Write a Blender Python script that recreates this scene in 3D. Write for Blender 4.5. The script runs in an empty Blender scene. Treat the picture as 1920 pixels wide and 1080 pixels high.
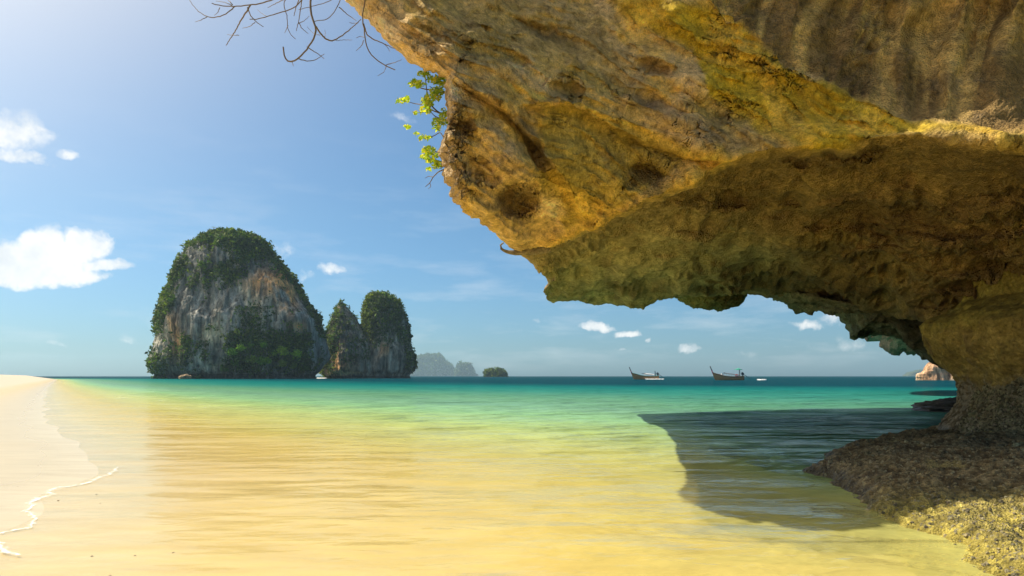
import bpy, math, random
import numpy as np
from mathutils import Vector
rng = np.random.default_rng(7)
random.seed(7)
C = bpy.context.scene.collection
sc = bpy.context.scene

# ------------------------------------------------------------------ camera
CAMH = 1.6
F = 1280.0            # focal length in pixels of the 1920 px wide frame
HZ = 705.0            # pixel row of the horizon
cam_d = bpy.data.cameras.new('camera')
cam = bpy.data.objects.new('camera', cam_d); C.objects.link(cam)
cam.location = (0, 0, CAMH); cam.rotation_euler = (math.radians(90), 0, 0)
cam_d.sensor_width = 36; cam_d.lens = 24; cam_d.shift_y = (HZ - 540) / 1920
cam_d.clip_start = 0.05; cam_d.clip_end = 30000
sc.camera = cam

# ------------------------------------------------------------------ sun, sky, exposure
SA, SB = 0.74, 0.27            # horizontal shift of a shadow per metre of height (to +x, to -y)
SUN_DIR = Vector((-SA, SB, 1)).normalized()
SUN_EL = math.asin(SUN_DIR.z)
SUN_AZ = math.atan2(SUN_DIR.x, SUN_DIR.y)     # from +Y, clockwise positive
sd = bpy.data.lights.new('sun', 'SUN'); sun = bpy.data.objects.new('sun', sd); C.objects.link(sun)
sd.energy = 4.6; sd.angle = math.radians(0.7); sd.color = (1.0, 0.93, 0.80)
sun.rotation_euler = SUN_DIR.to_track_quat('Z', 'Y').to_euler()
sun.location = (-60, 40, 80)
sc.view_settings.view_transform = 'Standard'; sc.view_settings.look = 'None'
sc.view_settings.gamma = 1; sc.view_settings.use_curve_mapping = False
sc.view_settings.exposure = 0.5
try:
    sc.cycles.use_denoising = True
    sc.cycles.max_bounces = 10; sc.cycles.diffuse_bounces = 5; sc.cycles.glossy_bounces = 3
    sc.cycles.transparent_max_bounces = 12; sc.cycles.volume_bounces = 0
    sc.cycles.caustics_reflective = False; sc.cycles.caustics_refractive = False
    sc.cycles.sample_clamp_indirect = 6
except Exception:
    pass

# ------------------------------------------------------------------ tiny node helper
class NT:
    def __init__(s, tree): s.t = tree; s.n = tree.nodes; s.l = tree.links
    def new(s, typ, **kw):
        n = s.n.new(typ)
        for k, v in kw.items(): setattr(n, k, v)
        return n
    def put(s, sock, v):
        if isinstance(v, bpy.types.NodeSocket): s.l.new(v, sock)
        elif v is not None:
            if hasattr(sock.default_value, '__len__') and hasattr(v, '__len__') and len(sock.default_value) == 4 and len(v) == 3: v = (*v, 1)
            sock.default_value = v
    def math(s, op, a, b=None, c=None, clamp=False):
        n = s.new('ShaderNodeMath', operation=op); n.use_clamp = clamp
        for i, v in enumerate((a, b, c)):
            if v is not None: s.put(n.inputs[i], v)
        return n.outputs[0]
    def vmath(s, op, a, b=None, out=0):
        n = s.new('ShaderNodeVectorMath', operation=op)
        s.put(n.inputs[0], a)
        if b is not None:
            s.put(n.inputs[3 if op == 'SCALE' else 1], b)
        return n.outputs[out]
    def mix(s, f, a, b, blend='MIX'):
        n = s.new('ShaderNodeMix', data_type='RGBA', blend_type=blend)
        s.put(n.inputs[0], f); s.put(n.inputs[6], a); s.put(n.inputs[7], b)
        return n.outputs[2]
    def mixf(s, f, a, b):
        n = s.new('ShaderNodeMix', data_type='FLOAT'); s.put(n.inputs[0], f); s.put(n.inputs[2], a); s.put(n.inputs[3], b)
        return n.outputs[0]
    def ramp(s, f, stops, interp='LINEAR'):
        n = s.new('ShaderNodeValToRGB'); e = n.color_ramp.elements; n.color_ramp.interpolation = interp
        while len(e) < len(stops): e.new(0.5)
        for i, (p, c) in enumerate(stops):
            e[i].position = p
            if not hasattr(c, '__len__'): c = (c, c, c)
            e[i].color = (*c, 1)
        s.put(n.inputs[0], f); return n.outputs[0]
    def noise(s, vec, scale, detail=4, rough=0.55, dist=0.0):
        n = s.new('ShaderNodeTexNoise'); s.put(n.inputs['Vector'], vec)
        n.inputs['Scale'].default_value = scale; n.inputs['Detail'].default_value = detail
        n.inputs['Roughness'].default_value = rough; n.inputs['Distortion'].default_value = dist
        return n.outputs[0]
    def vor(s, vec, scale, feature='F1', out=0):
        n = s.new('ShaderNodeTexVoronoi', feature=feature); s.put(n.inputs['Vector'], vec); n.inputs['Scale'].default_value = scale
        return n.outputs[out]
    def mapping(s, vec, scale=(1, 1, 1), rot=(0, 0, 0), loc=(0, 0, 0)):
        n = s.new('ShaderNodeMapping'); s.put(n.inputs[0], vec)
        n.inputs['Location'].default_value = loc; n.inputs['Rotation'].default_value = rot; n.inputs['Scale'].default_value = scale
        return n.outputs[0]
    def maprange(s, v, a, b, c=0, d=1, smooth=False):
        n = s.new('ShaderNodeMapRange'); n.interpolation_type = 'SMOOTHSTEP' if smooth else 'LINEAR'
        s.put(n.inputs[0], v)
        for i, x in enumerate((a, b, c, d)): n.inputs[i + 1].default_value = x
        return n.outputs[0]
    def bump(s, h, dist, strength=1, normal=None):
        n = s.new('ShaderNodeBump'); s.put(n.inputs['Height'], h); n.inputs['Distance'].default_value = dist
        n.inputs['Strength'].default_value = strength
        if normal is not None: s.put(n.inputs['Normal'], normal)
        return n.outputs[0]
    def pos(s): return s.new('ShaderNodeNewGeometry').outputs['Position']
    def attr(s, name, out='Fac'):
        return s.new('ShaderNodeAttribute', attribute_name=name).outputs[out]

def mat(name):
    m = bpy.data.materials.new(name); m.use_nodes = True
    m.node_tree.nodes.clear()
    g = NT(m.node_tree); out = g.new('ShaderNodeOutputMaterial')
    return m, g, out
def principled(g, out, color, rough=0.8, normal=None, spec=0.3, **kw):
    p = g.new('ShaderNodeBsdfPrincipled'); g.put(p.inputs['Base Color'], color); g.put(p.inputs['Roughness'], rough)
    g.put(p.inputs['Specular IOR Level'], spec)
    for k, v in kw.items(): g.put(p.inputs[k], v)
    if normal is not None: g.put(p.inputs['Normal'], normal)
    g.l.new(p.outputs[0], out.inputs[0]); return p
def simple(name, col, rough=0.7, var=0.25, scale=6.0, spec=0.3):
    m, g, out = mat(name)
    n = g.noise(g.pos(), scale, 4, 0.6)
    c = g.mix(n, tuple(x * (1 - var) for x in col), tuple(min(1, x * (1 + var)) for x in col))
    principled(g, out, c, rough, g.bump(n, 0.02, 0.4), spec); return m

# ------------------------------------------------------------------ world: Nishita sky with fair-weather clouds by direction
w = bpy.data.worlds.new('World'); sc.world = w; w.use_nodes = True
w.node_tree.nodes.clear(); g = NT(w.node_tree)
sky = g.new('ShaderNodeTexSky', sky_type='NISHITA')
sky.sun_disc = False; sky.sun_elevation = SUN_EL; sky.sun_rotation = SUN_AZ
sky.air_density = 1.0; sky.dust_density = 1.0; sky.ozone_density = 4.0; sky.altitude = 0
dirv = g.new('ShaderNodeTexCoord').outputs['Generated']
sep = g.new('ShaderNodeSeparateXYZ'); g.l.new(dirv, sep.inputs[0])
# humid glow of the sky around the sun (aureole), symmetric about the sun's own direction
dot = g.math('MAXIMUM', g.vmath('DOT_PRODUCT', dirv, tuple(SUN_DIR), out=1), 0)
glow = g.math('POWER', dot, 7.0)
glow2 = g.math('MULTIPLY', glow, 27.0)
humid = g.mix(g.maprange(sep.outputs[2], 0.0, 0.22), (.62, .97, 1.26), (.76, 1.08, 1.20))      # humid horizon air
skyc = g.mix(1.0, sky.outputs[0], humid, 'MULTIPLY')
gcol = g.vmath('SCALE', (1.0, 0.74, 0.36), glow2)
skyc = g.vmath('ADD', skyc, gcol)
def cl(px, py): return Vector(((px - 960) / F, 1, (HZ - py) / F)).normalized()
CLOUDS = [  # px, py, half width, half height, weight
    (80, 498, 100, 54, 1.5), (148, 462, 50, 42, 1.5), (25, 515, 65, 36, 1.3), (195, 496, 56, 17, 1.1), (82, 458, 44, 44, 1.5), (120, 510, 80, 34, 1.4),
    (10, 250, 85, 48, .85), (45, 297, 70, 18, .8), (132, 291, 22, 13, .85), (75, 245, 26, 9, .6),
    (628, 500, 38, 15, .8), (570, 511, 22, 13, .5), (528, 476, 28, 28, .35), (515, 498, 24, 22, .45),
    (1118, 613, 34, 12, .9), (1178, 624, 27, 12, .85), (1225, 636, 10, 6, .6), (1295, 653, 24, 11, .8),
    (1510, 605, 32, 13, .75), (1570, 598, 42, 22, .8), (1610, 645, 130, 22, .3), (1008, 603, 10, 6, .4), (1165, 664, 12, 6, .35),
    (740, 215, 46, 9, .28), (235, 636, 26, 9, .35), (95, 648, 42, 9, .4), (1400, 660, 60, 10, .25), (500, 250, 70, 10, .0)]
warp = g.noise(dirv, 14.0, 5, 0.6)
warp2 = g.noise(g.mapping(dirv, (1, 1, 1), loc=(3.1, 1.7, 5.2)), 14.0, 5, 0.6)
fine = g.noise(dirv, 38.0, 6, 0.62)
wv = g.new('ShaderNodeCombineXYZ')
g.put(wv.inputs[0], g.math('MULTIPLY', g.math('SUBTRACT', warp, 0.5), 0.055)); g.put(wv.inputs[2], g.math('MULTIPLY', g.math('SUBTRACT', warp2, 0.5), 0.050))
dw = g.vmath('ADD', dirv, wv.outputs[0])
acc = None
for (px, py, hw, hh, wt) in CLOUDS:
    if wt <= 0: continue
    c = cl(px, py)
    k = c.y
    right = Vector((c.y, -c.x, 0)).normalized(); up = right.cross(c)
    off = g.vmath('SUBTRACT', dw, tuple(c))
    a_ = g.vmath('DOT_PRODUCT', off, tuple(right * (F / hw / k)), out=1)
    b_ = g.vmath('DOT_PRODUCT', off, tuple(up * (F / hh / k)), out=1)
    b2 = g.math('MULTIPLY', b_, g.mixf(g.math('LESS_THAN', b_, 0), 1.0, 1.45))
    r2 = g.math('ADD', g.math('MULTIPLY', a_, a_), g.math('MULTIPLY', b2, b2))
    r2 = g.math('ADD', r2, g.math('MULTIPLY', g.math('LESS_THAN', g.vmath('DOT_PRODUCT', dirv, tuple(c), out=1), 0), 100))
    v = g.math('MULTIPLY', g.math('SUBTRACT', 1.25, r2), wt)
    v = g.math('MAXIMUM', v, 0)
    acc = v if acc is None else g.math('MAXIMUM', acc, v)
edge = g.math('ADD', acc, g.math('MULTIPLY', g.math('SUBTRACT', fine, 0.52), 2.3))
cmask = g.maprange(edge, 0.12, 1.25, 0, 1, True)
cmask = g.math('MULTIPLY', cmask, g.math('MINIMUM', g.math('MULTIPLY', acc, 2.2), 0.93))
ccol = g.mix(g.maprange(g.math('ADD', g.math('MULTIPLY', warp2, .7), g.math('MULTIPLY', fine, .3)), .36, .58), (8.0, 8.6, 9.2), (11.4, 11.3, 11.0))
veil = g.noise(g.mapping(dirv, (1, 1, 5.5)), 5.0, 6, .62)
veil = g.math('MULTIPLY', g.maprange(veil, .50, .74), g.math('MULTIPLY', g.maprange(sep.outputs[2], .0, .03), g.maprange(sep.outputs[2], .34, .06, 0, .32)))
cmask = g.math('MAXIMUM', cmask, veil)
final = g.mix(cmask, skyc, ccol)
bg = g.new('ShaderNodeBackground'); g.l.new(final, bg.inputs[0]); bg.inputs[1].default_value = 0.07
wo = g.new('ShaderNodeOutputWorld'); g.l.new(bg.outputs[0], wo.inputs[0])

# ------------------------------------------------------------------ numpy noise
_perm = np.random.default_rng(3).permutation(256).astype(np.int32); _perm = np.concatenate([_perm, _perm])
_gr = np.random.default_rng(4).normal(size=(256, 3)).astype(np.float32); _gr /= np.linalg.norm(_gr, axis=1, keepdims=True)
def perlin(p):
    p = np.asarray(p, np.float32); i = np.floor(p).astype(np.int32); f = p - i; i &= 255
    u = f * f * f * (f * (f * 6 - 15) + 10); res = 0
    for dx in (0, 1):
        wx = u[..., 0] if dx else 1 - u[..., 0]; a = _perm[(i[..., 0] + dx) & 255]
        for dy in (0, 1):
            wy = u[..., 1] if dy else 1 - u[..., 1]; b = _perm[(a + i[..., 1] + dy) & 255]
            for dz in (0, 1):
                wz = u[..., 2] if dz else 1 - u[..., 2]; h = _perm[(b + i[..., 2] + dz) & 255]
                gv = _gr[h]
                res = res + wx * wy * wz * (gv[..., 0] * (f[..., 0] - dx) + gv[..., 1] * (f[..., 1] - dy) + gv[..., 2] * (f[..., 2] - dz))
    return res * 1.6
def fbm(p, scale=1.0, octv=4, gain=0.5, off=0.0):
    p = np.asarray(p, np.float32) * scale + off; s = 0; a = 1.0; t = 0
    for k in range(octv):
        s = s + a * perlin(p + 17.3 * k); t += a; a *= gain; p = p * 2.03
    return s / t
def ridged(p, scale=1.0, octv=4, gain=0.5, off=0.0):
    p = np.asarray(p, np.float32) * scale + off; s = 0; a = 1.0; t = 0
    for k in range(octv):
        s = s + a * (1 - np.abs(perlin(p + 11.7 * k)) * 2); t += a; a *= gain; p = p * 2.07
    return s / t
def cells(p, scale, off=0.0):            # F1 cellular distance
    p = np.asarray(p, np.float32) * scale + off; i = np.floor(p).astype(np.int32); best = np.full(p.shape[:-1], 9.0, np.float32)
    for dx in (-1, 0, 1):
        for dy in (-1, 0, 1):
            for dz in (-1, 0, 1):
                c = i + np.array([dx, dy, dz])
                h = _perm[(_perm[(_perm[c[..., 0] & 255] + c[..., 1]) & 255] + c[..., 2]) & 255]
                q = c + 0.5 + _gr[h] * 0.42
                best = np.minimum(best, ((q - p) ** 2).sum(-1))
    return np.sqrt(best)
def sstep(x, a, b):
    t = np.clip((x - a) / (b - a), 0, 1); return t * t * (3 - 2 * t)

# ------------------------------------------------------------------ mesh helpers
def mesh_np(name, V, Q, m=None, parent=None, attrs=None, smooth=True, link=True):
    V = np.asarray(V, np.float32).reshape(-1, 3); Q = np.asarray(Q, np.int32); k = Q.shape[1]
    me = bpy.data.meshes.new(name)
    me.vertices.add(len(V)); me.vertices.foreach_set('co', V.ravel())
    me.loops.add(Q.size); me.loops.foreach_set('vertex_index', Q.ravel())
    me.polygons.add(len(Q)); me.polygons.foreach_set('loop_start', np.arange(0, Q.size, k, dtype=np.int32))
    try: me.polygons.foreach_set('loop_total', np.full(len(Q), k, np.int32))
    except Exception: pass
    me.update(calc_edges=True)
    me.polygons.foreach_set('use_smooth', np.full(len(Q), smooth, bool))
    for an, av in (attrs or {}).items():
        av = np.asarray(av, np.float32)
        if av.ndim == 1: a = me.attributes.new(an, 'FLOAT', 'POINT'); a.data.foreach_set('value', av)
        else:
            a = me.attributes.new(an, 'FLOAT_COLOR', 'POINT')
            a.data.foreach_set('color', np.concatenate([av, np.ones((len(av), 1), np.float32)], 1).ravel())
    if m: me.materials.append(m)
    me.validate()
    o = bpy.data.objects.new(name, me)
    if link: C.objects.link(o)
    if parent: o.parent = parent
    return o
def grid_quads(n, m, wrap=False, base=0, flip=False):
    # n rows, m columns, vertex index r*m+c
    r = np.arange(n - 1)[:, None]; c = np.arange(m if wrap else m - 1)[None, :]; c2 = (c + 1) % m
    q = np.stack([r * m + c, r * m + c2, (r + 1) * m + c2, (r + 1) * m + c], -1).reshape(-1, 4) + base
    return q[:, ::-1] if flip else q
def grid_normals(P):
    du = np.gradient(P, axis=1); dv = np.gradient(P, axis=0); n = np.cross(du, dv)
    return n / np.maximum(np.linalg.norm(n, axis=-1, keepdims=True), 1e-9)
def tag(o, label=None, cat=None, group=None, kind=None):
    if label: o['label'] = label
    if cat: o['category'] = cat
    if group: o['group'] = group
    if kind: o['kind'] = kind
    return o
def empty(name, loc, label, cat, group=None):
    o = bpy.data.objects.new(name, None); C.objects.link(o); o.location = loc; o.empty_display_size = .3
    return tag(o, label, cat, group)
def child(o, parent):       # parent keeping world coordinates of a mesh built in world space
    o.parent = parent; o.matrix_parent_inverse = parent.matrix_world.inverted() if False else __import__('mathutils').Matrix.Translation(-Vector(parent.location))
    return o
def unproj(px, py, d):
    px = np.asarray(px, float); py = np.asarray(py, float); d = np.asarray(d, float)
    return np.stack([(px - 960) / F * d, d + 0 * px, CAMH + (HZ - py) / F * d], -1)
def onwater(px, py, z=0.0):
    d = (CAMH - z) * F / (py - HZ); return np.array([(px - 960) / F * d, d, z])
def resample(P, n):
    P = np.asarray(P, float); L = np.r_[0, np.cumsum(np.linalg.norm(np.diff(P, axis=0), axis=1))]
    t = np.linspace(0, L[-1], n); return np.stack([np.interp(t, L, P[:, k]) for k in range(P.shape[1])], -1)
def tube_np(pts, rads, seg=6):
    pts = np.asarray(pts, float); n = len(pts); T = np.gradient(pts, axis=0); T /= np.maximum(np.linalg.norm(T, axis=1, keepdims=True), 1e-9)
    up = np.array([0.13, 0.31, 0.94]); A = np.cross(T, up); bad = np.linalg.norm(A, axis=1) < 1e-3; A[bad] = (1, 0, 0)
    A /= np.linalg.norm(A, axis=1, keepdims=True); B = np.cross(T, A); th = np.linspace(0, 2 * math.pi, seg, endpoint=False)
    V = pts[:, None] + np.asarray(rads)[:, None, None] * (np.cos(th)[None, :, None] * A[:, None] + np.sin(th)[None, :, None] * B[:, None])
    return V.reshape(-1, 3), grid_quads(n, seg, wrap=True)
def join(parts):
    Vs, Qs, b = [], [], 0
    for V, Q in parts: Vs.append(V); Qs.append(Q + b); b += len(V)
    return np.concatenate(Vs), np.concatenate(Qs)
def box_np(c, s, rz=0.0):
    x, y, z = (np.array(s) / 2); v = np.array([[a * x, b * y, d * z] for a in (-1, 1) for b in (-1, 1) for d in (-1, 1)])
    if rz: R = np.array([[math.cos(rz), -math.sin(rz), 0], [math.sin(rz), math.cos(rz), 0], [0, 0, 1]]); v = v @ R.T
    return v + np.array(c), np.array([[0, 1, 3, 2], [4, 6, 7, 5], [0, 4, 5, 1], [2, 3, 7, 6], [0, 2, 6, 4], [1, 5, 7, 3]])

# ------------------------------------------------------------------ shoreline and seabed
SY = np.array([-400, -60, -10, 0, 5, 6.9, 7.8, 9.3, 10.3, 12, 16, 25, 50, 100, 200, 320, 420, 520, 700, 1500, 7000])
SX = np.array([320, 40, 3, -3.2, -4.6, -5.25, -5.45, -6.25, -6.5, -7.3, -10.2, -17, -34, -67, -133, -213, -300, -480, -3000., -9000., -30000.])
def offshore(x, y): return (x - np.interp(y, SY, SX)) * 0.82
TT = np.array([-400, -60, -20, -11, -8, -5.5, -3.4, -2, 0, 1, 3, 8, 15, 30, 60, 150, 400, 6000])
HH = np.array([4, 2.6, 2.2, 1.75, 1.05, .42, .12, .05, 0, -.025, -.08, -.25, -.52, -1.15, -2.1, -4.0, -7, -12])
def seabed(x, y):
    t = offshore(x, y) + 0.35 * perlin(np.stack([x * .35, y * .35, 0 * x], -1)) * sstep(np.abs(y), 400, 60)
    h = np.interp(t, TT, HH)
    h = np.where(h < 0, h * (1 + np.clip(y - 12, 0, 120) / 26.0) - .75 * sstep(x - .12 * y, 1.6, 5.5) * sstep(y, 7.5, 13) * sstep(y, 70, 45), h)  # bed lowered beside the overhang so its shaded water turns darker and bluer
    near = np.exp(-((x / 30) ** 2 + (y / 40) ** 2))
    p = np.stack([x * .6 + y * .15, y * 1.6, 0 * x], -1)
    h = h + near * (0.020 * perlin(p * 1.3) + .012 * perlin(p * 3.1)) * sstep(t, 0.3, 3) + near * .012 * perlin(np.stack([x * 2.2, y * 2.2, 0 * x], -1)) * sstep(t, -1.0, -3.0) + 0.10 * sstep(t, -5, -12) * perlin(np.stack([x * .12, y * .12, 0 * x], -1))
    return h
def sinhgrid(n, lo, hi, c, a):
    t0 = math.asinh((lo - c) / a); t1 = math.asinh((hi - c) / a); return c + a * np.sinh(np.linspace(t0, t1, n))

# sand material
m_sand, g, out = mat('sand')
P = g.pos(); sepz = g.new('ShaderNodeSeparateXYZ'); g.l.new(P, sepz.inputs[0])
n1 = g.noise(P, 1.1, 5, .6); n2 = g.noise(P, 45, 3, .6); n3 = g.noise(g.mapping(P, (.35, 1.3, 1)), 2.2, 4, .55)
dry = g.maprange(g.math('ADD', sepz.outputs[2], g.math('MULTIPLY', g.math('SUBTRACT', n1, .5), .25)), .16, .42, 0, 1, True)
wetc = g.mix(g.maprange(n3, .3, .7), (.60, .47, .235), (.80, .645, .37))
wetc = g.mix(g.maprange(n2, .35, .65), wetc, (.72, .575, .315))
expo = g.maprange(sepz.outputs[2], -.03, .02, .93, .70)
wetc = g.vmath('SCALE', wetc, expo)
rip = g.noise(g.mapping(P, (.6, 2.2, 1), (0, 0, .5)), 1.6, 4, .6)
wetc = g.mix(g.maprange(rip, .45, .7, 0, .5), wetc, g.mix(1.0, wetc, (.84, .80, .72), 'MULTIPLY'))
dryc = g.mix(n2, (.50, .41, .31), (.62, .52, .40))
shellm = g.maprange(g.vor(P, 9.0), .035, .05, 1, 0)
shelln = g.maprange(g.noise(P, 0.9, 2), .55, .62)
col = g.mix(dry, wetc, dryc)
col = g.mix(g.math('MULTIPLY', shellm, g.math('MULTIPLY', shelln, .95)), col, (.25, .17, .09))
film = g.maprange(sepz.outputs[2], -.02, .14, 1, 0)
rough = g.mixf(dry, g.mixf(film, .5, .2), .9)
bm = g.bump(g.math('MULTIPLY', g.math('ADD', g.math('MULTIPLY', n2, .25), g.noise(P, 6, 4)), g.mixf(dry, .25, 1.6)), .012, .5)
principled(g, out, col, rough, bm, g.mixf(dry, .32, .1))
xs = sinhgrid(420, -6000, 6000, -3, 4.0); ys = sinhgrid(420, -400, 6000, 8, 4.0)
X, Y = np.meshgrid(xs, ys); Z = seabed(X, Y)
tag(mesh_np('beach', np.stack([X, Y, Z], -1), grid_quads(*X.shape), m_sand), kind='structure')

# ------------------------------------------------------------------ sea
m_sea, g, out = mat('sea_water')
P = g.pos(); dep = g.attr('depth')
lg = g.math('MULTIPLY', g.math('LOGARITHM', g.math('ADD', dep, 0.05), 10), 1.0)       # -1.3 .. 1
f = g.maprange(lg, -1.3, 1.2)
def fp(d): return (math.log10(d + .05) + 1.3) / 2.5
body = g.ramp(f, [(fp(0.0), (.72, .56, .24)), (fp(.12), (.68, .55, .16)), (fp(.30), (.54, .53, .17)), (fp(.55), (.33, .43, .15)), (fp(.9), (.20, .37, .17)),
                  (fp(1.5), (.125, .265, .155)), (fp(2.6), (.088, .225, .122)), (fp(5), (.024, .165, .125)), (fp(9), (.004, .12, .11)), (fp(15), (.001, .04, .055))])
tint = g.ramp(f, [(fp(0), (.99, .98, .94)), (fp(.2), (.975, .945, .70)), (fp(.6), (.78, .88, .45)), (fp(1.5), (.4, .7, .4))])
turb = g.math('SUBTRACT', 1.0, g.math('EXPONENT', g.math('MULTIPLY', dep, -3.4)))
# patches of slightly different water
pn = g.noise(g.mapping(P, (.03, .09, 1)), 1.0, 4, .6)
body = g.mix(g.maprange(pn, .4, .7, 0, .35), body, g.mix(1.0, body, (.82, .95, .92), 'MULTIPLY'))
w1 = g.noise(g.mapping(P, (.8, 1.35, 1), (0, 0, .25)), 1.45, 3, .5, .5)
w4 = g.noise(g.mapping(P, (.7, 1.4, 1), (0, 0, -.1)), .13, 3, .55)
w2 = g.noise(g.mapping(P, (.8, 1.5, 1), (0, 0, -.3)), 4.5, 3, .55)
w3 = g.noise(g.mapping(P, (.75, 1.3, 1), (0, 0, .35)), .48, 4, .55)
sh = g.maprange(dep, .03, .5, .20, 1.3)                  # waves die out in the shallows
gust = g.maprange(g.noise(g.mapping(P, (.5, 1, 1)), .22, 3, .6), .35, .65, .55, 1.35)
sh = g.math('MULTIPLY', sh, gust)
hgt = g.math('MULTIPLY', g.math('ADD', g.math('ADD', g.math('MULTIPLY', w1, .15), g.math('MULTIPLY', w2, .034)), g.math('ADD', g.math('MULTIPLY', w3, .36), g.math('MULTIPLY', w4, .8))), sh)
nb = g.bump(hgt, 1.0, 1.0)
fr = g.new('ShaderNodeFresnel'); fr.inputs['IOR'].default_value = 1.33; g.l.new(nb, fr.inputs['Normal'])
fac = g.math('MULTIPLY', fr.outputs[0], g.ramp(g.math('DIVIDE', dep, 6.0), [(0, .30), (.004, .38), (.03, .44), (.10, .52), (.3, .42), (1, .15)]))
tr = g.new('ShaderNodeBsdfTransparent'); g.l.new(tint, tr.inputs[0])
df = g.new('ShaderNodeBsdfDiffuse'); g.l.new(body, df.inputs[0]); g.l.new(nb, df.inputs['Normal'])
mx = g.new('ShaderNodeMixShader'); g.l.new(turb, mx.inputs[0]); g.l.new(tr.outputs[0], mx.inputs[1]); g.l.new(df.outputs[0], mx.inputs[2])
gl = g.new('ShaderNodeBsdfGlossy'); gl.inputs['Roughness'].default_value = .07; gl.inputs['Color'].default_value = (1, 1, 1, 1); g.l.new(nb, gl.inputs['Normal'])
mx2 = g.new('ShaderNodeMixShader'); g.l.new(fac, mx2.inputs[0]); g.l.new(mx.outputs[0], mx2.inputs[1]); g.l.new(gl.outputs[0], mx2.inputs[2])
g.l.new(mx2.outputs[0], out.inputs[0])
xs = sinhgrid(560, -6000, 6000, 2, 5.0); ys = sinhgrid(640, -300, 6000, 6, 4.0)
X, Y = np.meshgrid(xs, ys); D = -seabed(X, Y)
R = np.hypot(X, Y - 0)
sm = np.clip((D - .0) / .5, 0.05, 1)
Wv = np.zeros_like(X)
for (wl, amp, ang, sc_) in ((3.2, .030, .15, 30), (1.9, .018, -.2, 18), (1.1, .012, .3, 11), (.6, .006, -.05, 7), (7.0, .05, .05, 90)):
    kx, ky = math.sin(ang), math.cos(ang)
    ph = (X * kx + Y * ky) * 2 * math.pi / wl + 3.5 * perlin(np.stack([X / wl * .35, Y / wl * .35, 0 * X + wl], -1))
    Wv += amp * (1 - np.abs(np.sin(ph * .5)) * 1.6) * (0.5 + 0.9 * perlin(np.stack([X / wl * .22, Y / wl * .3, 0 * X + 5 + wl], -1))) * np.exp(-(R / sc_) ** 2 * .35)
# a low breaking ripple in the shallows
a = onwater(240, 950); b = onwater(485, 942)
yc = np.interp(X, [a[0], (a[0] + b[0]) / 2, b[0]], [a[1], a[1] - .12, b[1]]) + .06 * perlin(np.stack([X * 2, X * 0, X * 0], -1))
Wv += .020 * np.exp(-((Y - yc) / .07) ** 2) * sstep(X, a[0] - .3, a[0] + .6) * sstep(X, b[0] + .1, b[0] - .1)
Z = Wv * sm
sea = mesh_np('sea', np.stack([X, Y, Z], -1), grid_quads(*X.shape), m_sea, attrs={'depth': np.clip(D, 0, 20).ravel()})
tag(sea, kind='structure')

# ------------------------------------------------------------------ rock material (colour from the mesh attribute 'tint')
def rock_material(name, grain=1.0, bumpd=.05, streak=None):
    m, g, out = mat(name)
    P = g.pos(); t = g.attr('tint', 'Color')
    a = g.noise(P, 1.4 * grain, 6, .62, .3); b = g.noise(P, 9 * grain, 6, .66); c = g.noise(P, 55 * grain, 3, .6)
    v = g.vor(g.vmath('ADD', P, g.vmath('SCALE', g.new('ShaderNodeTexNoise').outputs[1], .0)), 26 * grain)
    rg = g.attr('rough')
    c1 = g.mix(1.0, t, g.ramp(a, [(.25, .62), (.5, .97), (.75, 1.35)]), 'MULTIPLY')
    c2 = g.mix(1.0, c1, g.ramp(b, [(.30, .42), (.44, .88), (.58, 1.12), (.74, 1.6)]), 'MULTIPLY')
    c3 = g.mix(1.0, c2, g.ramp(c, [(.3, .72), (.7, 1.25)]), 'MULTIPLY')
    crack = g.noise(g.mapping(P, (1, 1, 1), loc=(4, 2, 9)), 2.6 * grain, 7, .7, 1.2)
    cr = g.maprange(g.math('ABSOLUTE', g.math('SUBTRACT', crack, .5)), 0, .010, .3, 1)
    c4 = g.mix(1.0, c3, g.mix(g.noise(P, 3 * grain, 2), (1, 1, 1), g.vmath('SCALE', (1, 1, 1), cr)), 'MULTIPLY')
    h = g.math('ADD', g.math('MULTIPLY', b, 1.0), g.math('ADD', g.math('MULTIPLY', c, .22), g.math('MULTIPLY', cr, .12)))
    h = g.math('ADD', h, g.math('MULTIPLY', g.math('MULTIPLY', v, rg), -.55))
    sz = g.new('ShaderNodeSeparateXYZ'); g.l.new(P, sz.inputs[0])
    wet = g.maprange(g.math('ADD', sz.outputs[2], g.math('MULTIPLY', g.math('SUBTRACT', a, .5), .3)), .10, .26, 1, 0)
    principled(g, out, c4, g.mixf(wet, .88, .38), g.bump(h, bumpd, .9), g.mixf(wet, .18, .5))
    return m
m_rock = rock_material('limestone', 1.0, .11)
m_barn = rock_material('barnacle_limestone', 1.6, .06)

# ------------------------------------------------------------------ the overhanging cliff
OUT = [(598, -330), (600, -140), (618, -50), (648, 0), (675, 28), (700, 47), (722, 76), (745, 96), (770, 116), (795, 131), (822, 141), (836, 152), (833, 175), (838, 200),
       (839, 236), (829, 262), (824, 285), (830, 310), (829, 333), (843, 352), (847, 376), (870, 398), (897, 416), (926, 436), (950, 460), (975, 476),
       (1000, 494), (1014, 512), (1028, 531), (1018, 546), (1024, 562), (1036, 569), (1062, 566), (1085, 564), (1108, 571), (1140, 571), (1168, 573), (1196, 579),
       (1212, 574), (1236, 563), (1262, 558), (1300, 556), (1350, 554), (1404, 554), (1440, 556), (1470, 563), (1510, 568), (1560, 574), (1612, 583), (1665, 596), (1712, 600),
       (1740, 603), (1800, 592), (1860, 574), (1920, 570), (2120, 572), (2420, 575)]
OPP = [(640, -340), (1200, -345), (1800, -345), (2440, -340), (2445, 0), (2445, 300), (2445, 560)]
NTt, NS = 980, 330
Cc = resample(OUT, NTt)
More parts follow.
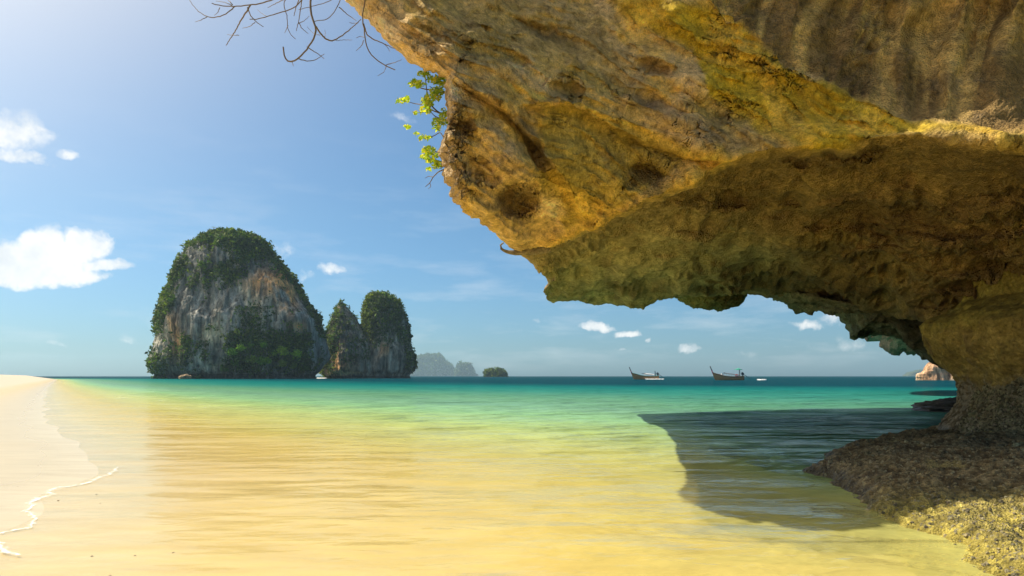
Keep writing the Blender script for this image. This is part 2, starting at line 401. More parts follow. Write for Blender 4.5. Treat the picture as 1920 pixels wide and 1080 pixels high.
wt = np.interp(np.linspace(0, 1, NTt), [0, .15, .5, .75, 1], [0, .10, .48, .75, 1]); Ee_src = resample(OPP, 2000); Ee = Ee_src[(wt * 1999).astype(int)]
k = np.ones(41) / 41; Ee = np.stack([np.convolve(np.pad(Ee[:, j], 20, mode='edge'), k, 'valid') for j in (0, 1)], -1)
s = np.linspace(0, 1, NS) ** 1.25
PX = Cc[None, :, 0] * (1 - s[:, None]) + Ee[None, :, 0] * s[:, None]
PY = Cc[None, :, 1] * (1 - s[:, None]) + Ee[None, :, 1] * s[:, None]
def rbf(pts, X, Y, sc0=400.0):
    pts = np.array(pts, float); n = len(pts); q = pts[:, :2] / sc0
    def ker(r): return r  # linear kernel: smooth enough, no overshoot
    A = np.zeros((n + 3, n + 3)); A[:n, :n] = np.linalg.norm(q[:, None] - q[None], axis=-1) * -1; A[:n, n] = 1; A[:n, n + 1:] = q; A[n:, :n] = A[:n, n:].T
    A[:n, :n] -= np.eye(n) * .02
    wgt = np.linalg.solve(A, np.r_[pts[:, 2], 0, 0, 0]); o = wgt[n] + wgt[n + 1] * X / sc0 + wgt[n + 2] * Y / sc0
    for i in range(n): o = o - wgt[i] * np.sqrt((X / sc0 - q[i, 0]) ** 2 + (Y / sc0 - q[i, 1]) ** 2 + .01)
    return o
UP = [(640, 0, 9.9), (620, -330, 11.6), (760, 60, 9.9), (830, 150, 9.5), (835, 300, 9.8), (900, 420, 11.2), (935, 445, 11.9), (985, 480, 14.0), (1100, 0, 12.4), (1000, 120, 10.6), (1100, 220, 11.0),
      (1000, 330, 10.9), (1120, 420, 12.6), (1250, 330, 12.0), (1400, 0, 11.5), (1400, -120, 11.5), (1200, -160, 12.0), (1600, -60, 11.2), (1300, 120, 11.8), (1400, 290, 11.8), (1700, 250, 11.0), (1920, 262, 10.2), (1700, 80, 11.6), (1920, 60, 11.2), (2440, 0, 11), (2440, 300, 10),
      (1100, -330, 13.4), (1300, -330, 12.3), (1500, -330, 11.5), (2000, -330, 10.2), (2440, -330, 10.2)]
LO = [(960, 470, 12.5), (1000, 498, 15.2), (1028, 531, 19.5), (1018, 560, 30), (1100, 571, 30), (1200, 577, 28), (1400, 556, 28), (1530, 572, 26.5), (1650, 593, 23), (1735, 603, 17), (1850, 575, 15.4), (1920, 570, 15), (2440, 575, 14),
      (1060, 500, 16.5), (1180, 500, 17.5), (1320, 480, 17.5), (1500, 480, 17), (1700, 460, 14.2), (1920, 450, 12.4), (1130, 430, 13.8), (1200, 390, 12.8), (1300, 345, 12.2), (1400, 300, 11.7), (1550, 285, 11.0), (1700, 262, 10.3), (1920, 280, 9.6), (2440, 300, 9.5),
      (1300, 540, 22.5), (1600, 550, 20), (1780, 540, 15.2), (1400, 400, 14.4), (1650, 380, 13.3), (1900, 360, 11.9)]
jit = 7 * fbm(np.stack([PX * .02, PY * .02, PX * 0], -1), 1, 3)
yc = np.interp(PX + jit, [860, 935, 1000, 1060, 1130, 1200, 1300, 1400, 1500, 1600, 1700, 1760, 1800, 1920, 2440], [620, 476, 474, 455, 420, 386, 341, 294, 284, 272, 252, 248, 262, 272, 300])
sw = np.interp(PX, [1000, 1450, 1650, 1900], [7, 8, 16, 20]); low = sstep(PY + jit, yc - sw, yc + sw)
DU = rbf([(a, b, c - 1.15) for a, b, c in UP], PX, PY); DL = rbf(LO, PX, PY)
DEP = DU * (1 - low) + np.maximum(DL, DU * .98) * low
# rim ledge just above the crease leans forward a little
rim = np.exp(-np.clip(yc - PY, 0, 400) / 34.0) * (1 - low) * sstep(PX, 980, 1150)
DEP -= .30 * rim * sstep(PX, 1650, 1400) + .05 * rim
# the fluted upper right wall
y1 = np.interp(PX + jit, [1250, 1335, 1420, 1500, 1600, 1700, 1800, 1930, 2440], [-120, 0, 75, 130, 180, 215, 238, 262, 330])
flz = sstep(PY, y1 + 6, y1 - 10) * sstep(PX, 1200, 1340)
xx = PX + .25 * PY + 60 * perlin(np.stack([PX * .006, PY * .004, PX * 0 + 3], -1))
fl = ridged(np.stack([xx / 150, PY / 900, PX * 0], -1), 1, 2)
DEP += flz * (.10 + .62 * (1 - fl) * sstep(y1 - PY, 0, 60) + .5 * np.clip((y1 - PY) / 160, 0, 1)) 
# folds and ledges running down the face from upper left to lower right
ca, sa = math.cos(math.radians(27)), math.sin(math.radians(27))
wpA = perlin(np.stack([PX / 170, PY / 130, PX * 0 + 31], -1)); wpB = perlin(np.stack([PX / 150, PY / 150, PX * 0 + 57], -1))
A_ = PX * ca + PY * sa + 70 * wpA; B_ = -PX * sa + PY * ca + 34 * wpB
st = fbm(np.stack([A_ / 420, B_ / 60, A_ * 0 + 2], -1), 1, 4, .55)
st2 = ridged(np.stack([A_ / 260, B_ / 38, A_ * 0 + 8], -1), 1, 3, .5)
DEP += (1 - low) * (1 - flz) * (.30 * st - .13 * np.clip(st2 - .55, 0, 1) * 2 + .40 * fbm(np.stack([PX / 150, PY / 110, PX * 0 + 71], -1), 1, 4, .5))
# layered hollows of the ceiling
wq = 20 * perlin(np.stack([PX / 140, PY / 90, PX * 0 + 15], -1))
DEP += low * sstep(PY, 300, 380) * (.9 * fbm(np.stack([PX / 210, (PY + wq) / 46, PX * 0 + 81], -1), 1, 4, .55) + .5 * (ridged(np.stack([PX / 260, (PY + wq) / 60, PX * 0 + 22], -1), 1, 3) - .6)) * sstep(DEP, 9, 16)
# ledge from (870,150) to (1130,300) : a step between two shelves
def seg_signed(x, y, pts):       # signed distance to a polyline given as y(x)
    pts = np.array(pts, float); return y - np.interp(x, pts[:, 0], pts[:, 1])
l1 = seg_signed(PX + jit, PY, [(820, 120), (880, 165), (960, 210), (1020, 300), (1060, 345), (1100, 420)]); z1 = sstep(PX, 830, 870) * sstep(PX, 1120, 1040)
DEP += z1 * .42 * (sstep(l1, -4, 10) * np.exp(-np.clip(l1, 0, 300) / 50.0) )
l2 = seg_signed(PX + jit, PY, [(940, 195), (1080, 205), (1180, 255), (1280, 285), (1400, 305)]); z2 = sstep(PX, 960, 1000) * sstep(PX, 1420, 1360)
DEP += z2 * .30 * (sstep(l2, -3, 9) * np.exp(-np.clip(l2, 0, 300) / 60.0))
WX = 16 * fbm(np.stack([PX / 34, PY / 34, PX * 0 + 41], -1), 1, 4, .6); WY = 16 * fbm(np.stack([PX / 34, PY / 34, PX * 0 + 63], -1), 1, 4, .6)
def spot(cx, cy, rx, ry, rot=0.0):
    return spot0(PX + WX * min(1.6, rx / 22), PY + WY * min(1.6, ry / 14), cx, cy, rx, ry, rot)
def spot0(PX, PY, cx, cy, rx, ry, rot):
    c_, s_ = math.cos(rot), math.sin(rot); a = ((PX - cx) * c_ + (PY - cy) * s_) / rx; b = (-(PX - cx) * s_ + (PY - cy) * c_) / ry
    return np.exp(-(a * a + b * b) ** 1.5)
PITS = [(972, 378, 34, 30, 0, .55), (945, 372, 12, 14, 0, .3), (1215, 325, 38, 26, .2, .28), (1138, 496, 13, 10, 0, .35), (1152, 532, 30, 16, .1, .25), (1228, 126, 28, 10, .4, .22),
        (1068, 165, 26, 20, .3, .25), (1000, 285, 14, 32, -.5, .28), (1680, 412, 90, 34, 0, .35), (1500, 300, 40, 12, .1, .3), (885, 42, 30, 10, .4, .12), (1025, 60, 60, 10, .35, .16),
        (862, 238, 26, 22, 0, .3), (905, 320, 36, 16, .6, .25), (1590, 290, 60, 10, 0, .3), (1900, 440, 26, 24, 0, -.2), (1060, 186, 17, 14, 0, -.42), (1360, 560, 30, 10, 0, .2),
        (870, 350, 30, 18, .3, -.22), (1200, 545, 50, 12, 0, .25), (1560, 480, 80, 18, .1, .2), (1450, 420, 70, 20, .2, -.22), (1750, 520, 90, 18, 0, -.3)]
for (cx, cy, rx, ry, ro, am) in PITS: DEP += am * spot(cx, cy, rx, ry, ro)
# rounding towards the silhouette
epx = np.linalg.norm(np.stack([PX - Cc[None, :, 0], PY - Cc[None, :, 1]], -1), axis=-1)
ER = np.interp(Cc[:, 0], [600, 840, 1000, 1060, 1500, 1740, 1900], [46, 40, 26, 10, 10, 12, 12])[None, :]
RR = np.interp(Cc[:, 0], [600, 840, 1000, 1060, 1500, 1740, 1900], [1.6, 1.0, .9, .8, .9, .5, .5])[None, :]
e_ = np.clip(epx / ER, 0, 1); DEP += RR * (1 - np.sqrt(np.clip(1 - (1 - e_) ** 2, 0, 1)))
P3 = unproj(PX, PY, DEP)
N = grid_normals(P3); N *= np.sign((N * (P3 - [0, 0, CAMH])).sum(-1, keepdims=True)) * -1
nrough = fbm(P3, .8, 3)
roughz = np.clip(sstep(PX, 905, 850) * sstep(PY, 130, 170) + .9 * spot(972, 378, 46, 40) + spot(1215, 325, 46, 34) + .75 * flz + .8 * low + .35 * sstep(nrough, .02, .3) + spot(1152, 532, 44, 26) + .8 * sstep(epx, 40, 5) * low, 0, 1)
sc3 = DEP / 11.0
d1 = fbm(P3, .55, 3) * .22
d2 = fbm(P3 / np.maximum(sc3[..., None], .9), 1.9, 5, .55) * (.10 + .07 * roughz)
pat = .35 + 1.1 * sstep(fbm(P3, .45, 3, off=12.), -.12, .22)
d3 = pat * (ridged(P3 / np.maximum(sc3[..., None], .9), 3.3, 4, .6) - .6) * (.035 + .10 * roughz)
edge_keep = .25 + .75 * sstep(epx, 0, 26)
disp = (d1 * edge_keep + d2 + d3) * np.maximum(sc3, .9) * sstep(epx, -4, 10)
P3 = P3 + N * disp[..., None]
# ragged rim
rag = fbm(np.stack([Cc[:, 0], Cc[:, 1], 0 * Cc[:, 0]], -1)[None] / 12, 1, 3)[0] * 5.0
upz = np.exp(-epx / 9.0) * (rag * np.interp(Cc[:, 1], [100, 160, 400, 480], [1, 1.8, 1.8, 1]) * (Cc[:, 0] < 1000) + rag * (Cc[:, 0] >= 1000))[None, :]
P3[..., 2] += upz / F * DEP; P3[..., 0] += upz / F * DEP * sstep(PX, 1000, 860)
# rock colours: pigments plus painted shade of ceiling and pits
def V3(c): return np.array(c, float)
def lerp(a, b, t): return a * (1 - t[..., None]) + b * t[..., None]
colr = np.broadcast_to(V3((.47, .355, .165)), P3.shape).copy()
nA = fbm(np.stack([A_ / 230, B_ / 110, A_ * 0], -1), 1, 5, .58); nB = fbm(np.stack([A_ / 150, B_ / 75, A_ * 0 + 5], -1), 1, 5, .62); nC = fbm(P3, .9, 4, .6)
colr = lerp(colr, V3((.40, .31, .105)), sstep(nA, -.05, .25))
colr = lerp(colr, V3((.54, .38, .09)), sstep(nB, .06, .3) * .75)
colr = lerp(colr, V3((.26, .20, .10)), sstep(nA + nC * .5, .20, .38) * .8)
colr = lerp(colr, V3((.64, .50, .27)), sstep(-nB - .4 * nA, .16, .36) * .7)
# olive and gold fields
def band(x, y, top, bot, soft=14):
    return sstep(seg_signed(x, y, top), -soft, soft) * sstep(seg_signed(x, y, bot), soft, -soft)
xj = PX + 22 * nA; yj = PY + 22 * nB
ol = band(xj, yj, [(1130, -60), (1250, 0), (1340, 10), (1500, 130), (1700, 215), (1930, 262)], [(1130, 0), (1180, 45), (1300, 90), (1330, 175), (1420, 235), (1500, 290), (1700, 250), (1930, 272)], 12) * sstep(PX, 1120, 1180)
colr = lerp(colr, lerp(np.broadcast_to(V3((.44, .33, .030)), P3.shape), V3((.56, .39, .055)), sstep(nB, -.1, .25)), ol)
o2 = band(xj, yj, [(930, 195), (1060, 205), (1160, 220), (1230, 255), (1330, 295)], [(930, 300), (1010, 350), (1060, 430), (1150, 400), (1250, 330), (1330, 300)], 10) * sstep(PX, 985, 1030) * sstep(PX, 1340, 1280)
colr = lerp(colr, V3((.37, .29, .065)), o2 * .9)
gold = np.exp(-(seg_signed(xj, yj, [(900, 150), (1000, 180), (1100, 205), (1200, 245), (1300, 290), (1400, 300)]) / 13.0) ** 2) * sstep(PX, 900, 960) * sstep(PX, 1430, 1390)
gold = np.maximum(gold, np.exp(-(seg_signed(xj, yj, [(1000, 220), (1030, 310), (1060, 370), (1110, 400), (1400, 310)]) / 14.0) ** 2) * sstep(PX, 990, 1020) * sstep(PX, 1180, 1110))
gold = np.maximum(gold, np.exp(-((yc - PY - 10) / 12.0) ** 2) * sstep(PX, 1000, 1040) * sstep(PX, 1430, 1390) * .9)
colr = lerp(colr, V3((.58, .41, .08)), gold * .85)
o3 = spot(1020, 62, 150, 34, .35) + spot(870, 60, 90, 26, .5); colr = lerp(colr, V3((.34, .26, .10)), np.clip(o3, 0, .8))
# fluted wall
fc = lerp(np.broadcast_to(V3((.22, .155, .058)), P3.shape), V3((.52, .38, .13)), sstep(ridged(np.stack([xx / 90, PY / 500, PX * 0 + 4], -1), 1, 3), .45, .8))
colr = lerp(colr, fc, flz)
# lower ceiling: rock colour darkened to carry part of its shade
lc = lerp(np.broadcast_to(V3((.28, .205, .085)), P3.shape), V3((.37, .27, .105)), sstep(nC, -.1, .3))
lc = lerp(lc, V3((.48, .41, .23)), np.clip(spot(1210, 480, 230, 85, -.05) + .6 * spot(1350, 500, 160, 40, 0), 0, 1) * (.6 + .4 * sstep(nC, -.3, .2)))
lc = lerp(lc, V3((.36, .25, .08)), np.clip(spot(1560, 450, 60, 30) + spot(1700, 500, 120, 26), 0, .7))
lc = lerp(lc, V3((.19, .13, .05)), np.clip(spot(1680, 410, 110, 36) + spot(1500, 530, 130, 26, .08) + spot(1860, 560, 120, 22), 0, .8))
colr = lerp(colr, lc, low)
grz = sstep(PX + 20 * nB, 892, 856) * sstep(PY, 150, 185); colr = lerp(colr, V3((.37, .29, .165)), grz * .85)
colr = lerp(colr, V3((.62, .50, .30)), np.clip(spot(1030, 390, 26, 20) + .8 * spot(852, 165, 12, 22) + .5 * spot(940, 270, 40, 20, .7), 0, 1))
for (cx, cy, rx, ry, ro, am) in PITS:  # recess shade put into the colour, stronger in deeper pits
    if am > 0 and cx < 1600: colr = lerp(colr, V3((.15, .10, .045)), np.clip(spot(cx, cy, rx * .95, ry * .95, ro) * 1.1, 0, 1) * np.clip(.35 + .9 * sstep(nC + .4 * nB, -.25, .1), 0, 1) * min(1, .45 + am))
for (cx, cy, rx, ry, ro) in [(1240, 215, 80, 24, .45), (1330, 255, 46, 16, .5), (1225, 195, 40, 12, .3), (985, 240, 18, 50, -.7), (1020, 300, 12, 30, -.5)]:
    colr = lerp(colr, V3((.24, .19, .11)), spot(cx + 0, cy, rx, ry, ro) * .85 * (.5 + .5 * sstep(nB, -.3, .2)))
# fine weathering streaks
fs = fbm(np.stack([A_ / 60, B_ / 9, A_ * 0 + 9], -1), 1, 4, .6)
blk = sstep(fbm(P3, 1.7, 5, .65, 40.), .16, .34) * .55 * (1 - .5 * ol)
colr = lerp(colr, V3((.20, .16, .09)), blk)
colr *= (1 + .28 * np.clip(fs, -.5, .5))[..., None] * (1 + .35 * fbm(P3, 5.0, 4, .65))[..., None]
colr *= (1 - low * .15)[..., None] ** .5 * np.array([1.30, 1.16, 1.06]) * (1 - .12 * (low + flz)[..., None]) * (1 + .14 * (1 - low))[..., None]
colr = np.clip(colr, .02, .85)
# back of the rock mass, sharing the silhouette
NBK = 36
sb = np.linspace(0, 1, NBK + 1)[1:]
BX = Cc[None, :, 0] * (1 - sb[:, None]) + Ee[None, :, 0] * sb[:, None]; BY = Cc[None, :, 1] * (1 - sb[:, None]) + Ee[None, :, 1] * sb[:, None]
be = np.linalg.norm(np.stack([BX - Cc[None, :, 0], BY - Cc[None, :, 1]], -1), axis=-1)
thick = np.interp(Cc[:, 0], [600, 840, 1000, 1100, 1300, 1500, 2400], [2.0, 2.4, 3, 6, 10, 13, 14])[None, :]
edgeD = DEP[0][None, :]
thick = thick * (1 + .55 * fbm(np.stack([Cc[:, 0] / 70, Cc[:, 1] / 70, 0 * Cc[:, 0] + 5], -1), 1, 4, .6))[None, :]
BD = edgeD + thick * (1 - np.exp(-be / 120.0)) + .35 * np.clip(be, 0, 400) / 400 * thick
BP = unproj(BX, BY, BD); BP += (fbm(BP, .6, 3) * .5)[..., None] * np.array([1, 0, 1.]) * sstep(be, 0, 120)[..., None]
Vall = np.concatenate([P3.reshape(-1, 3), BP.reshape(-1, 3)])
n0 = NS * NTt
Q1 = grid_quads(NS, NTt)
# stitch: front row 0 -> back row 0
c = np.arange(NTt - 1)
Qs = np.stack([c, n0 + c, n0 + c + 1, c + 1], -1); Q2 = grid_quads(NBK, NTt, base=n0, flip=True)
# close far boundary front last row -> back last row
fl_ = (NS - 1) * NTt + c; bl_ = n0 + (NBK - 1) * NTt + c
Qe = np.stack([fl_, fl_ + 1, bl_ + 1, bl_], -1)
bc = np.broadcast_to(V3((.33, .28, .18)), (NBK * NTt, 3))
cliff = empty('overhanging_cliff', (12, 15, 0), 'huge ochre limestone overhang arching from the upper right over the water onto a rock pillar', 'cliff')
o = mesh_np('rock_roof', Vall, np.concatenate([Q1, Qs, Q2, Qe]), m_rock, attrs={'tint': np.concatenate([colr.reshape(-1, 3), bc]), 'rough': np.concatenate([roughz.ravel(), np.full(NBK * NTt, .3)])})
child(o, cliff)

# generic rock lens between an outline and its centre (closed, real thickness)
def star_rock(name, poly, ctr, dfront, dedge, dback, m, nt=260, nr=70, amp=.2, nscale=1.0, colf=None, parent=None, rough=.4, strata=0, power=2.0):
    Pq = resample(list(poly) + [poly[0]], nt + 1)[:-1]
    fr_, bk_ = [], []
    r = np.sin(np.linspace(0, math.pi / 2, nr)) ; r = np.linspace(0, 1, nr) ** .8
    X = ctr[0] + (Pq[None, :, 0] - ctr[0]) * r[:, None]; Y = ctr[1] + (Pq[None, :, 1] - ctr[1]) * r[:, None]
    de = np.asarray(dedge(Pq[:, 0], Pq[:, 1]) if callable(dedge) else np.full(nt, dedge))[None, :]
    kk = (1 - np.abs(r) ** power)[:, None] ** (1 / power)
    Df = de + (dfront - de) * kk; Db = de + (dback - de) * kk
    A = unproj(X, Y, Df); B = unproj(X, Y, Db)[:-1]
    NA = grid_normals(A); NA *= -np.sign((NA * A).sum(-1, keepdims=True)); NB = np.zeros_like(B)
    q = A.copy(); q[..., 2] *= (1 + strata)
    dsp = (fbm(q, nscale, 5, .58) + .5 * (ridged(q, nscale * 2.2, 4) - .6)) * amp
    A = A + NA * dsp[..., None]
    A[-1, :, 2] += fbm(q[-1], nscale * 3, 3) * amp * .3
    V = np.concatenate([A.reshape(-1, 3), B.reshape(-1, 3)]); n0 = nr * nt
    Qa = grid_quads(nr, nt, wrap=True); Qb = grid_quads(nr - 1, nt, wrap=True, base=n0, flip=True)
    c = np.arange(nt); c2 = (c + 1) % nt
    Qc = np.stack([(nr - 1) * nt + c, (nr - 1) * nt + c2, n0 + (nr - 2) * nt + c2, n0 + (nr - 2) * nt + c], -1)
    cols = colf(V, np.concatenate([X.ravel(), X[:-1].ravel()]), np.concatenate([Y.ravel(), Y[:-1].ravel()]))
    o = mesh_np(name, V, np.concatenate([Qa, Qb, Qc]), m, attrs={'tint': np.clip(cols, .01, .9), 'rough': np.full(len(V), rough)})
    if parent: child(o, parent)
    return o
def cf(base, alt, sc_=.8, thr=.05, dark=.4):
    def f(V, X, Y):
        n = fbm(V, sc_, 4, .6)[..., None]; c = np.array(base) * (1 - sstep(n, thr - .15, thr + .2)) + np.array(alt) * sstep(n, thr - .15, thr + .2)
        return c * (1 + dark * fbm(V, sc_ * 4, 4, .6))[..., None]
    return f
star_rock('hanging_lobe', [(1255, 546), (1272, 556), (1284, 569), (1300, 577), (1325, 580), (1360, 579), (1386, 575), (1396, 566), (1403, 550), (1392, 536), (1330, 530), (1270, 534)], (1330, 555), 27.6, 29.5, 32, m_rock, 200, 50, .25, 1.0, cf((.20, .17, .06), (.28, .22, .08)), cliff)
star_rock('hanging_lobe', [(1420, 540), (1440, 554), (1462, 566), (1476, 570), (1492, 583), (1512, 577), (1548, 571), (1568, 586), (1588, 604), (1596, 618), (1600, 631), (1625, 627), (1662, 628), (1700, 641), (1728, 658), (1748, 672), (1765, 690), (1800, 700), (1850, 640), (1840, 560), (1700, 530), (1500, 522)], (1660, 580), 22, lambda x, y: np.interp(x, [1420, 1550, 1700, 1850], [30, 32, 28, 24]), 36, m_rock, 420, 90, .45, .6, cf((.24, .215, .13), (.15, .12, .07), .5), cliff)
star_rock('hanging_lobe', [(1590, 596), (1603, 626), (1616, 630), (1624, 641), (1650, 640), (1661, 652), (1680, 658), (1698, 655), (1710, 662), (1735, 666), (1760, 665), (1800, 670), (1850, 650), (1850, 600), (1750, 585)], (1710, 622), 55, 62, 80, m_rock, 300, 70, 1.2, .25, cf((.64, .31, .21), (.36, .18, .12), .25, .0, .8), cliff)
# curl of rock on the rim
cp = resample([(944, 455), (938, 460), (940, 467), (949, 472), (965, 474), (1000, 470), (1030, 462)], 16)
V, Q = tube_np(unproj(cp[:, 0], cp[:, 1], 12.6), np.interp(np.arange(16), [0, 3, 15], [.014, .028, .12]), 8)
child(mesh_np('rock_hook', V, Q, m_rock, attrs={'tint': np.full((len(V), 3), .3) * [1, .8, .5], 'rough': np.full(len(V), .5)}), cliff)

# pillar
zt = np.linspace(-.8, 4.2, 250); NTH = 760
prof_r = np.interp(zt, [-.8, .1, .3, .57, .8, 1.0, 1.2, 1.44, 1.65, 1.87, 2.1, 2.3, 2.55, 2.75, 2.9, 3.05, 3.3, 4.2], [3.2, 3.1, 2.98, 2.84, 2.70, 2.62, 2.57, 2.57, 2.68, 2.88, 3.08, 3.2, 3.27, 3.3, 3.2, 2.9, 2.5, 2.6])
th = np.linspace(0, 2 * math.pi, NTH, endpoint=False) ; th = th + .55 * np.sin(th - math.radians(215)) * -1
cxp, cyp = 12.65, 14.7
TH, ZT = np.meshgrid(th, zt)
RRr = prof_r[:, None] * np.ones_like(TH)
Pp = np.stack([cxp + RRr * np.cos(TH), cyp + RRr * np.sin(TH), ZT], -1)
Nn = np.stack([np.cos(TH), np.sin(TH), 0 * TH], -1)
barn = sstep(ZT + .75 * fbm(Pp, 1.1, 5, .6), 1.85, 1.25)
cel = cells(Pp, 9.0); cel2 = cells(Pp, 19.0, 3.3)
dsp = fbm(Pp, .7, 4) * .20 + fbm(Pp, 2.4, 4, .55) * .13 + (ridged(Pp, 1.6, 3) - .6) * .12 * (1 - barn) + barn * ((.55 - cel) * .085 + (.5 - cel2) * .04)
Pp = Pp + Nn * (dsp * sstep(ZT, -1, .4))[..., None]
pc = lerp(np.broadcast_to(V3((.42, .285, .075)), Pp.shape), V3((.28, .18, .06)), sstep(fbm(Pp, 1.3, 4), -.1, .25))
pc = lerp(pc, V3((.36, .28, .06)), sstep(ZT + .3 * fbm(Pp, 1, 3), 2.5, 2.95) * .8)
pb = lerp(np.broadcast_to(V3((.44, .345, .22)), Pp.shape), V3((.21, .15, .08)), sstep(cel + .5 * fbm(Pp, 2, 3), .35, .62))
pc = lerp(pc, pb, barn); pc = lerp(pc, V3((.38, .35, .30)), sstep(ZT, .55, .38) * sstep(fbm(Pp, 1.2, 3), -.1, .15) * .7)
pc *= (1 + .4 * fbm(Pp, 7, 3))[..., None]
child(mesh_np('pillar', Pp, grid_quads(len(zt), NTH, wrap=True), m_barn, attrs={'tint': np.clip(pc, .01, .9).reshape(-1, 3), 'rough': (.3 + .7 * barn).ravel()}), cliff)

# ------------------------------------------------------------------ barnacled rock shelf at the pillar's foot
SH = np.array([(3.7, 4.2), (3.95, 5.6), (4.15, 7), (4.25, 8), (4.45, 9), (4.75, 10.2), (5.0, 11.3), (5.5, 12.6), (6.4, 14.0), (8.0, 15.6), (10, 17.4), (13, 20), (18, 20), (18, 3), (9, 2.2), (4.6, 3)], float)
def poly_sd(X, Y, poly):
    d = np.full(X.shape, 1e9); ins = np.zeros(X.shape, bool)
    for i in range(len(poly)):
        a, b = poly[i - 1], poly[i]; e = b - a; t = np.clip(((X - a[0]) * e[0] + (Y - a[1]) * e[1]) / (e @ e), 0, 1)
        d = np.minimum(d, np.hypot(X - a[0] - t * e[0], Y - a[1] - t * e[1]))
        cond = ((a[1] <= Y) != (b[1] <= Y)); xi = a[0] + (Y - a[1]) / np.where(b[1] == a[1], 1e-9, b[1] - a[1]) * (b[0] - a[0]); ins ^= cond & (X < xi)
    return np.where(ins, d, -d)
gx = np.linspace(2.6, 12.5, 430); gy = np.r_[np.linspace(3.4, 12, 330), np.linspace(12, 21.5, 190)[1:]]
X, Y = np.meshgrid(gx, gy); Pz = np.stack([X, Y, 0 * X], -1)
sdv = poly_sd(X, Y, SH) + .35 * fbm(Pz, .8, 4)
zz = np.interp(sdv, [-1.2, -.5, 0, .35, .9, 1.8, 3.2, 6], [-.75, -.33, -.02, .19, .33, .42, .47, .50])
zz = zz - (.44 - .20 * sstep(X, 4.8, 6.5)) * sstep(Y, 8.9, 7.3) * sstep(sdv, 0, 1.5)
c1 = cells(Pz, 9.5); c2 = cells(Pz, 21.0, 7.7); c0 = cells(Pz, 2.6, 1.1)
zz = zz + (.5 - c0) * .07 * sstep(sdv, -.6, .4) + (.5 - c1) * .065 + (.5 - c2) * .03 + .16 * fbm(Pz, 1.1, 4) * sstep(sdv, -.8, .8) + .03 * fbm(Pz, 9, 3)
Ps = np.stack([X + .03 * fbm(Pz, 8, 2, off=3), Y, zz], -1)
mixn = fbm(Pz, 1.4, 4, .6)
sc_c = lerp(np.broadcast_to(V3((.34, .26, .125)), Ps.shape), V3((.16, .115, .055)), sstep(c1 + .4 * mixn, .3, .65))
sc_c = lerp(sc_c, V3((.44, .35, .13)), sstep(mixn, .28, .48) * .7)
alg_sun = sstep(Y, 9.0, 7.6) * sstep(zz, .35, .05); sc_c = lerp(sc_c, lerp(np.broadcast_to(V3((.60, .48, .08)), Ps.shape), V3((.38, .30, .05)), sstep(c1, .3, .6)), alg_sun * .85)  # yellow algae, its colour brightened to stand in for sun on the corner
sc_c *= (1 + .45 * fbm(Pz, 10, 3))[..., None] * (1 - .45 * sstep(zz + .05 * mixn, .13, .06) * (1 - alg_sun))[..., None]
shelf = empty('rock_shelf', (8, 10, 0), 'low dark barnacle covered rock shelf below the pillar, its near corner sunlit yellow', 'rock')
child(mesh_np('shelf_rock', Ps, grid_quads(*X.shape), m_barn, attrs={'tint': np.clip(sc_c, .01, .9).reshape(-1, 3), 'rough': np.full(X.size, 1.0)}), shelf)
# oysters and barnacles: real shells scattered over the shelf and the pillar foot
def shells(npts, Pg, mask, nrm, size):
    idx = np.flatnonzero(mask.ravel()); idx = rng.choice(idx, min(npts, len(idx)), replace=False); c = Pg.reshape(-1, 3)[idx]; nn = nrm.reshape(-1, 3)[idx]
    n = len(c); sz = size * rng.lognormal(0, .4, n)
    t = rng.normal(size=(n, 3)); t -= (t * nn).sum(1, keepdims=True) * nn; t /= np.linalg.norm(t, axis=1, keepdims=True); b = np.cross(nn, t)
    tilt = rng.uniform(-.5, .5, (n, 1)); nn2 = nn + tilt * t; nn2 /= np.linalg.norm(nn2, axis=1, keepdims=True)
    k = 6; ang = np.linspace(0, 2 * math.pi, k, endpoint=False); V = []
    for a in ang: V.append(c + (t * math.cos(a) + b * math.sin(a)) * (sz * rng.uniform(.7, 1.2, n))[:, None] - nn2 * (sz * .2)[:, None])
    for a in ang: V.append(c + (t * math.cos(a) + b * math.sin(a)) * (sz * .42)[:, None] + nn2 * (sz * .55)[:, None])
    V = np.stack(V, 1); base = (np.arange(n) * 12)[:, None]
    Q = np.concatenate([base + np.array([j, (j + 1) % k, k + (j + 1) % k, k + j]) for j in range(k)] + [base + np.array([6, 7, 8, 9]), base + np.array([6, 9, 10, 11])])
    col = np.array([.30, .25, .13])[None] * rng.uniform(.35, 1.5, (n, 1)) * rng.uniform(.96, 1.04, (n, 3))
    return V.reshape(-1, 3), Q, np.repeat(np.clip(col, .02, .8), 12, 0)
NP = grid_normals(Ps); NP *= np.sign(NP[..., 2:3])
V, Q, cc = shells(16000, Ps, (zz > -.12) & (sdv > -.2) & (X < 11), NP, .015)
o = child(mesh_np('barnacles', V, Q, m_barn, attrs={'tint': cc, 'rough': np.full(len(V), .3)}, smooth=False), shelf); o['kind'] = 'stuff'
fm = (barn > .5) & (ZT > .2) & (Pp[..., 1] < 15) & (Pp[..., 0] < 13)
V, Q, cc = shells(9000, Pp, fm, Nn, .022)
o = child(mesh_np('barnacles', V, Q, m_barn, attrs={'tint': cc, 'rough': np.full(len(V), .3)}, smooth=False), cliff); o['kind'] = 'stuff'

